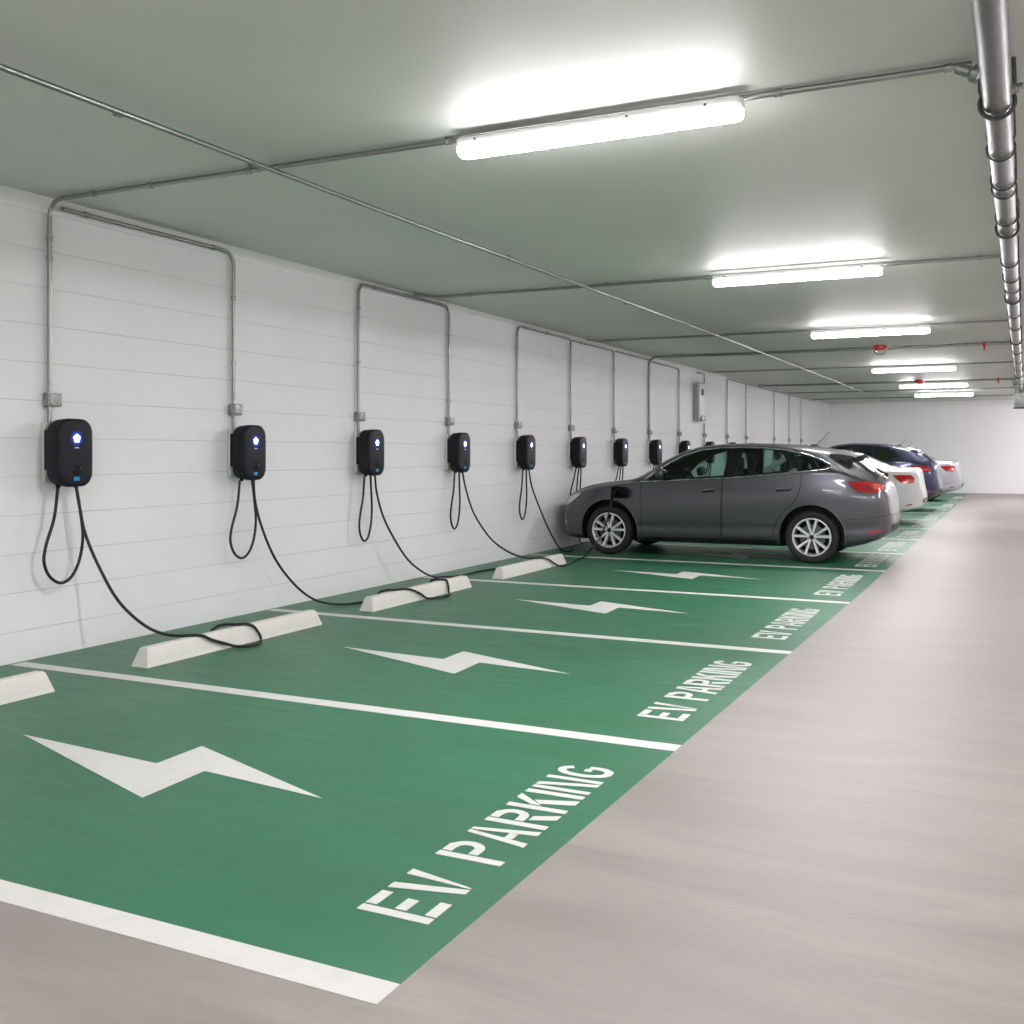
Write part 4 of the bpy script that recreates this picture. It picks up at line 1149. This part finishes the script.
def sedan(x0, L, hs=1.0, x1=None):
    # shape given for a 4.35 m long car starting at .08, stretched to [x0, x0+L]
    k = L/4.35
    X = lambda x: x0+(x-.08)*k
    Cv = dict(
        zb=[(.08,.40),(.12,.28),(.25,.2),(.6,.18),(3.7,.19),(4.0,.24),(4.25,.30),(4.38,.36),(4.43,.45)],
        zt=[(.08,.56),(.10,.64),(.15,.73),(.25,.81),(.5,.90),(1.0,.985),(1.2,1.02),(1.3,1.07),(1.75,1.33),(2.0,1.41),(2.4,1.455),(2.8,1.445),(3.05,1.40),(3.3,1.325),(3.6,1.20),(3.85,1.10),(3.95,1.088),(4.2,1.09),(4.29,1.085),(4.315,1.05),(4.335,.95),(4.36,.80),(4.395,.66),(4.42,.58),(4.43,.55)],
        ws=[(.08,.30),(.10,.44),(.15,.58),(.22,.69),(.35,.78),(.6,.85),(1.2,.89),(2.4,.90),(3.4,.895),(3.8,.87),(4.0,.835),(4.15,.785),(4.28,.69),(4.36,.58),(4.41,.44),(4.43,.28)],
        zbelt=[(.08,.52),(.12,.63),(.25,.74),(.5,.83),(1.0,.91),(1.4,.95),(2.4,.99),(3.2,1.02),(3.6,1.03),(3.9,1.02),(4.2,1.0),(4.3,.97),(4.35,.9),(4.38,.76),(4.41,.63),(4.43,.5)],
        rb=[(.08,.85),(.6,.93),(1.3,.95),(2.4,.95),(3.4,.94),(4.0,.93),(4.3,.92),(4.43,.88)],
        zrail=[(.08,.548),(.12,.68),(.25,.775),(.5,.87),(1.0,.96),(1.35,.985),(1.6,1.16),(1.85,1.29),(2.1,1.37),(2.5,1.41),(2.8,1.395),(3.05,1.345),(3.3,1.26),(3.55,1.15),(3.75,1.075),(3.95,1.06),(4.2,1.065),(4.28,1.055),(4.315,1.02),(4.335,.93),(4.36,.78),(4.395,.645),(4.43,.535)],
        wrail=[(.08,.2),(.12,.42),(.25,.58),(.5,.68),(1.2,.76),(1.4,.75),(2.0,.62),(2.8,.60),(3.2,.60),(3.5,.63),(3.75,.70),(3.95,.73),(4.15,.66),(4.28,.56),(4.36,.46),(4.41,.34),(4.43,.2)])
    Cv = {n: [(X(a), b_*hs if n[0] == 'z' else b_) for a, b_ in v] for n, v in Cv.items()}
    xp = lambda P: [(X(a), b_*hs) for a, b_ in P]; xq = lambda P: [(X(a), b_) for a, b_ in P]
    return dict(x0=x0, x1=x0+L, curves=Cv, arches=(X(.92), X(3.55)), R=.32,
        windows=[xp([(1.55,1.0),(1.75,1.18),(1.95,1.285),(2.2,1.345),(2.28,1.355),(2.24,1.0)]), xp([(2.34,1.0),(2.38,1.36),(2.6,1.365),(2.85,1.34),(3.02,1.29),(3.06,1.04)]), xp([(3.12,1.25),(3.3,1.17),(3.36,1.09),(3.12,1.05)])],
        dlo=xp([(1.45,.975),(2.3,.99),(3.4,1.035),(3.45,1.09),(3.3,1.2),(3.05,1.305),(2.8,1.365),(2.5,1.385),(2.15,1.35),(1.85,1.25),(1.6,1.11)]),
        tail=xp([(3.87,.945),(3.95,.87),(4.03,.80),(4.14,.795),(4.25,.81),(4.255,.90),(4.2,.955),(4.03,.955)]), tail2=xp([(4.08,.84),(4.24,.825),(4.245,.87),(4.14,.885)]), tail2mat=M['lens_pale'],
        head=xp([(.2,.64),(.26,.71),(.4,.77),(.6,.81),(.45,.72),(.3,.65)]), mir=(X(1.68), 1.03*hs),
        seams=[xp([(1.42,.95),(1.42,.3)]), xp([(2.31,.99),(2.30,.28)]), xp([(3.25,1.0),(3.22,.8),(3.05,.5),(2.98,.3)])], handles=[(X(2.08), .86*hs), (X(2.98), .88*hs)],
        refl=xp([(4.10,.36),(4.22,.385),(4.22,.41),(4.12,.385)]), sill=xp([(1.3,.2),(3.2,.21),(3.2,.26),(1.3,.25)]),
        ws=xq([(1.32,0),(1.34,-.35),(1.45,-.64),(1.75,-.57),(1.92,-.5),(1.86,0),(1.92,.5),(1.75,.57),(1.45,.64),(1.34,.35)]),
        rg=xq([(3.12,0),(3.12,-.46),(3.4,-.5),(3.72,-.56),(3.80,0),(3.72,.56),(3.4,.5),(3.12,.46)]),
        plate=[(-.25,.70*hs),(.25,.70*hs),(.25,.81*hs),(-.25,.81*hs)], diff=[(-.5,.42),(.5,.42),(.46,.5),(-.46,.5)], ant=(X(2.95), 1.4))

far_car(sedan(.14, 4.30), 21.9, 'saloon_car', 'white saloon car with red tail lamps, parked directly beyond the graphite estate car', M['paint_white'], 'sedan')
far_car(sedan(.15, 4.55, 1.06), 32.3, 'saloon_car', 'pale silver saloon car, farthest of the parked cars by the end wall', M['paint_silver'], 'sedan')
suv = dict(x0=.12, x1=4.43, arches=(.95, 3.5), R=.35, curves=dict(
    zb=[(.05,.45),(.1,.32),(.25,.24),(.6,.22),(3.8,.23),(4.1,.28),(4.3,.34),(4.39,.40),(4.43,.48)],
    zt=[(.05,.62),(.08,.75),(.15,.87),(.3,.96),(.7,1.04),(1.1,1.09),(1.25,1.13),(1.6,1.37),(1.85,1.53),(2.1,1.59),(2.45,1.62),(2.9,1.61),(3.2,1.585),(3.6,1.53),(3.85,1.48),(3.96,1.44),(4.1,1.33),(4.25,1.20),(4.33,1.09),(4.37,.95),(4.40,.78),(4.42,.65),(4.43,.57)],
    ws=[(.05,.34),(.08,.50),(.15,.64),(.25,.75),(.4,.83),(.7,.89),(1.3,.915),(2.4,.92),(3.4,.915),(3.8,.89),(4.0,.85),(4.15,.795),(4.28,.70),(4.36,.58),(4.41,.45),(4.43,.3)],
    zbelt=[(.05,.58),(.1,.72),(.25,.85),(.7,.96),(1.2,1.02),(1.6,1.05),(2.4,1.09),(3.2,1.14),(3.5,1.18),(3.8,1.17),(4.1,1.09),(4.25,1.03),(4.33,.97),(4.37,.85),(4.40,.7),(4.43,.52)],
    rb=[(.05,.86),(.7,.94),(1.3,.96),(2.4,.96),(3.4,.95),(4.0,.92),(4.43,.88)],
    zrail=[(.05,.605),(.1,.78),(.25,.90),(.7,1.01),(1.2,1.065),(1.35,1.08),(1.6,1.27),(1.85,1.44),(2.1,1.53),(2.45,1.565),(2.9,1.56),(3.2,1.535),(3.55,1.47),(3.8,1.38),(3.96,1.30),(4.1,1.21),(4.25,1.12),(4.33,1.04),(4.37,.92),(4.40,.76),(4.43,.55)],
    wrail=[(.05,.24),(.1,.48),(.25,.62),(.7,.74),(1.2,.78),(1.4,.76),(2.0,.66),(2.9,.64),(3.5,.63),(3.9,.63),(4.15,.64),(4.28,.55),(4.36,.44),(4.43,.22)]),
    windows=[[(1.6,1.11),(1.8,1.33),(2.0,1.46),(2.2,1.51),(2.28,1.52),(2.24,1.12)], [(2.34,1.12),(2.38,1.525),(2.7,1.525),(2.9,1.51),(2.9,1.14)], [(2.96,1.15),(2.96,1.505),(3.2,1.475),(3.4,1.40),(3.52,1.28),(3.5,1.25),(3.25,1.165)]],
    dlo=[(1.5,1.08),(2.3,1.105),(3.25,1.15),(3.55,1.25),(3.55,1.3),(3.42,1.42),(3.2,1.495),(2.9,1.53),(2.45,1.545),(2.1,1.51),(1.85,1.40),(1.62,1.2)],
    tail=[(3.76,1.06),(3.85,.99),(3.98,.93),(4.08,.92),(4.2,.94),(4.22,1.0),(4.17,1.05),(4.05,1.075),(3.93,1.08)], tail2=[(3.97,.97),(4.1,.955),(4.19,.965),(4.19,.99),(4.05,1.0)], tail2mat=M['lens_pale'],
    head=[(.18,.72),(.22,.80),(.4,.87),(.65,.9),(.5,.82),(.3,.74)], mir=(1.7, 1.16),
    seams=[[(1.42,1.03),(1.42,.3)],[(2.31,1.1),(2.30,.28)],[(3.2,1.12),(3.12,.8),(2.98,.5),(2.95,.3)]], handles=[(2.08,.95),(2.95,.98)],
    refl=[(4.1,.44),(4.22,.455),(4.22,.48),(4.12,.465)], sill=[(1.35,.24),(3.1,.25),(3.1,.33),(1.35,.32)],
    ws=[(1.32,0),(1.36,-.4),(1.46,-.66),(1.75,-.6),(1.95,-.55),(1.88,0),(1.95,.55),(1.75,.6),(1.46,.66),(1.36,.4)],
    rg=[(4.0,0),(4.02,-.52),(4.15,-.56),(4.30,-.54),(4.31,0),(4.30,.54),(4.15,.56),(4.02,.52)],
    plate=[(-.25,.78),(.25,.78),(.25,.9),(-.25,.9)], diff=[(-.55,.42),(.55,.42),(.5,.52),(-.5,.52)], ant=(3.45, 1.5))
suv['curves'] = remap(suv['curves'], lambda x: x+.07*(1.0-x)/.95 if x < 1 else x)
sv = far_car(suv, 27.1, 'sport_utility_car', 'dark navy tall hatchback car between the white saloon and the silver saloon', M['paint_navy'], 'suv')
mb = MB(); sp = []
for k in range(9):
    y = -.58+1.16*k/8; e = (abs(y)/.58)**2; zc = 1.468-.03*e
    sp.append([(3.75-XO, y, zc+.02), (3.95-XO-.03*e, y, zc-.005), (3.985-XO-.04*e, y, zc-.025), (3.93-XO, y, zc-.05), (3.8-XO, y, zc-.05)])
vs, fs = loft_rings(sp); mb.add(vs, fs).build('roof_spoiler', M['paint_navy'], sv.root)

# ------------------------------------------------------------------ camera, world, view
cd = bpy.data.cameras.new('camera'); co = bpy.data.objects.new('camera', cd); COL.objects.link(co)
co.location = (5.96, 0, 1.4); co.rotation_euler = (PI/2, 0, math.radians(25.8))
cd.sensor_width = 36; cd.lens = 1035/1024*36; cd.shift_y = -60/1024; cd.clip_start = .05; cd.clip_end = 200
SC.camera = co
w = bpy.data.worlds.new('World'); SC.world = w; w.use_nodes = True
w.node_tree.nodes['Background'].inputs[0].default_value = (.6, .65, .7, 1); w.node_tree.nodes['Background'].inputs[1].default_value = .02
SC.view_settings.view_transform = 'Standard'
SC.view_settings.exposure = 0
SC.cycles.max_bounces = 10; SC.cycles.diffuse_bounces = 6; SC.cycles.glossy_bounces = 4; SC.cycles.transparent_max_bounces = 12
SC.cycles.caustics_reflective = False; SC.cycles.caustics_refractive = False
SC.cycles.sample_clamp_indirect = 6
SC.cycles.use_denoising = True

for o in SC.objects:
    if 'label' in o and o.parent is None and not 4 <= len(o['label'].split()) <= 16: print('LONG', len(o['label'].split()), o.name, o['label'])
